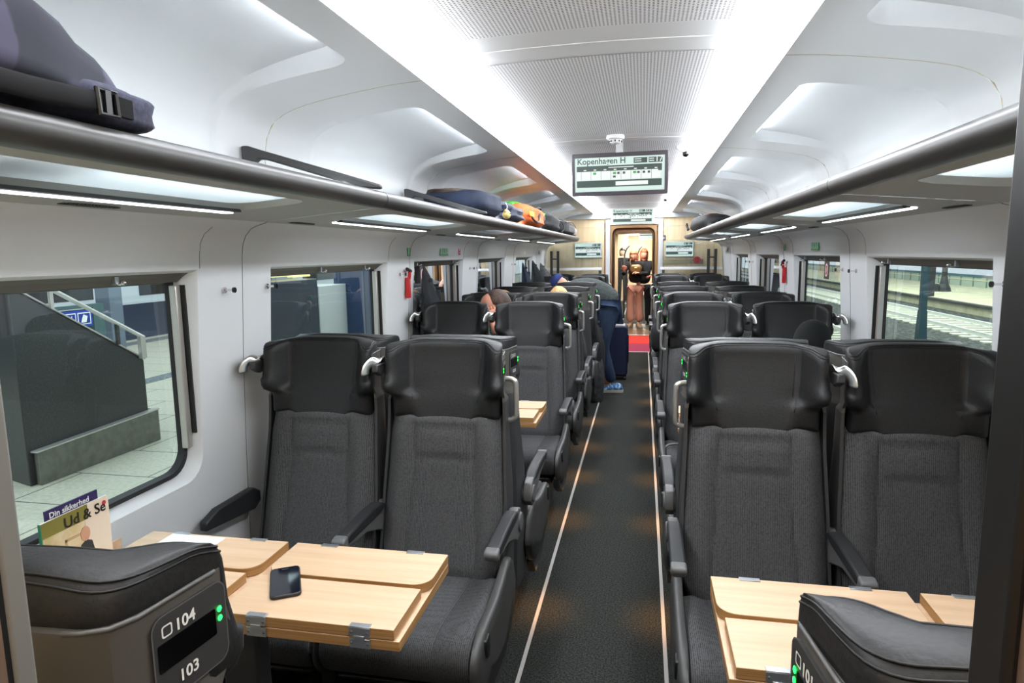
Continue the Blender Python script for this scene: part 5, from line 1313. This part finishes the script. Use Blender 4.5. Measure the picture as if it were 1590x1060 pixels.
for i,(y,c) in enumerate(((13.5,(120,130,136)),(18.0,(160,168,166)),(23,(110,124,134)))):
    tag(MB().box((-8.6,y,ZP),(-8.2,y+.9,3.2)).build('platform_column',mat('col_%d'%i,c,.6)),'pale platform column seen through the far left windows, number %s along the platform'%(['one','two','three'][i]),'column','far platform columns')
# ------------------------------------------------------------------ outside, right: tracks
bal=mat('ballast',(42,48,46),.95); vary(bal,(104,106,96),(7,7,7),6,.45,.68,bump=1)
ZG=-1.12; ZR=-.95
struct(MB().add([(1.6,-6,ZG),(13.3,-6,ZG),(13.3,90,ZG),(1.6,90,ZG)],[(0,1,2,3)]).build('ground',bal))
slp=mat('sleeper_concrete',(206,206,186),.8); railm=mat('rail_steel_sky_sheen',(244,246,240),.35,.35)  # rails near white: the sky's reflection is put into their base colour
def track(x0,x1,lab):
    for i,x in enumerate((x0,x1)):
        tag(MB().box((x-.038,4,ZR-.03),(x+.038,90,ZR)).box((x-.012,4,ZR-.14),(x+.012,90,ZR-.02)).box((x-.07,4,ZR-.15),(x+.07,90,ZR-.13)).build('rail',railm),'%s shining rail of the %s track on the right'%('near' if i==0 else 'far',lab),'rail','rails')
track(10.05,11.5,'outer'); track(5.0,6.45,'inner')
def slab(name,xc,y,k):
    return MB().box((xc-1.25,y-.12,ZG-.05),(xc+1.25,y+.12,ZG+.045)).build(name,slp,bevel=.02)
s0=slab('sleeper',10.78,14,0); s0.data.transform(Matrix.Translation((-10.78,-14,0))); s0.location=(10.78,14,0)
tag(s0,'pale concrete sleeper under the outer track on the right','sleeper','outer track sleepers')
for i in range(1,56):
    c=s0.copy(); c.location=(10.78,14+i*.62,0); COL.objects.link(c)
for i in range(42):
    c=s0.copy(); c.location=(5.72,6+i*.62,0); c['label']='pale concrete sleeper under the inner track on the right'; c['group']='inner track sleepers'; COL.objects.link(c)
pfm=mat('far_platform',(216,212,176),.8); vary(pfm,(196,192,158),(2,2,2),4,.4,.65)
struct(MB().box((13.1,-6,-1.2),(19.5,90,-.72)).build('floor_far_platform',pfm))
struct(MB().box((13.02,-6,-.80),(13.3,90,-.70)).build('trim_102',mat('platform_edge_dark',(70,72,66),.9)))
fw=empty('station_fence',(19.0,30,-.72),0,'pale panelled fence with teal top band along the far right platform','fence')
pn=mat('fence_panel',(178,192,176),.6)
MB().box((0,-36,0),(.1,60,.56)).build('fence_panels',pn,fw)
mb=MB()
for i in range(60): mb.box((-.03,-36+i*1.5,0),(.0,-35.9+i*1.5,.56))
mb.build('fence_posts',mat('fence_post',(120,136,128),.6),fw)
MB().box((-.06,-36,.55),(.12,60,.68)).build('fence_top',mat('fence_teal',(64,104,118),.5),fw)
MB().box((-.04,-36,.36),(.0,60,.40)).build('fence_rail',mat('fence_cream',(226,222,190),.6),fw)
mst=empty('signal_mast',(8.0,20.25,ZG),0,'dark teal mast between the tracks outside the nearest right window','mast')
tm=mat('mast_teal',(32,66,74),.5)
MB().box((-.08,-.08,0),(.08,.08,6)).build('mast_pole',tm,mst); MB().box((.02,.05,1.3),(.3,.3,2.3)).build('mast_box',M['shelldark'],mst,bevel=.02); MB().prism([(-.12,0),(.12,0),(.10,.5),(.08,.9),(-.08,.9),(-.10,.5)],-.12,.12,'y').build('mast_foot',tm,mst)
lam=empty('platform_lamp_post',(15.6,37.5,-.72),0,'dark lamp post with heavy foot on the far right platform','lamp post')
MB().tube([(0,0,0),(0,0,6)],.13,10).build('post',M['shelldark'],lam); MB().tube([(0,0,0),(0,0,.2),(0,0,.4),(0,0,.8)],[.34,.30,.2,.14],12).build('post_foot',M['shelldark'],lam); MB().box((-.75,-.2,0),(-.32,.2,.4)).build('post_box',M['shelldark'],lam)
# ------------------------------------------------------------------ lights
def area(name,loc,rot,sx,sy,e,col=(1,1,1),spread=PI):
    l=bpy.data.lights.new(name,'AREA'); l.shape='RECTANGLE'; l.size=sx; l.size_y=sy; l.energy=e; l.color=col; l.spread=spread
    o=bpy.data.objects.new(name,l); COL.objects.link(o); o.location=loc; o.rotation_euler=rot; return o
# cove lamps are lit meshes; floor guide lamps under the seats
for y in (1.72,2.62,3.60,4.35,5.05,5.85,6.7,7.6,8.5):
    for s in (-1,1):
        l=bpy.data.lights.new('floor_guide_light','SPOT'); l.energy=1.4; l.color=(1,.48,.16); l.spot_size=math.radians(110); l.spot_blend=1; l.shadow_soft_size=.02
        o=bpy.data.objects.new('floor_guide_light',l); COL.objects.link(o); o.location=(s*.243,y,.21); o.rotation_euler=(0,math.radians(-s*6),0)
# station lights
area('platform_light_left',(-5.5,8,5.5),(0,0,0),3,26,380,(.80,.95,1))
area('platform_light_right',(10,24,7.5),(0,0,0),8,40,1900,(.94,1,.92))
area('vestibule_light',(0.1,11.2,1.97),(0,0,0),.5,.8,9,(1,.95,.88)); area('gangway_light',(0,13.3,1.92),(0,0,0),.5,.8,13,(1,.95,.88))
area('near_vestibule_light',(0,-.5,2.26),(0,0,0),1.2,1.2,7,(1,.95,.88))
w=bpy.data.worlds.new('world'); SC.world=w; w.use_nodes=True; bg=w.node_tree.nodes['Background']; bg.inputs[0].default_value=(.80,.90,.93,1); bg.inputs[1].default_value=.42
SC.cycles.max_bounces=8; SC.cycles.transparent_max_bounces=12; SC.cycles.diffuse_bounces=4; SC.cycles.glossy_bounces=4
SC.cycles.use_denoising=True; SC.cycles.sample_clamp_indirect=6; SC.cycles.caustics_reflective=False; SC.cycles.caustics_refractive=False
bpy.context.view_layer.update()
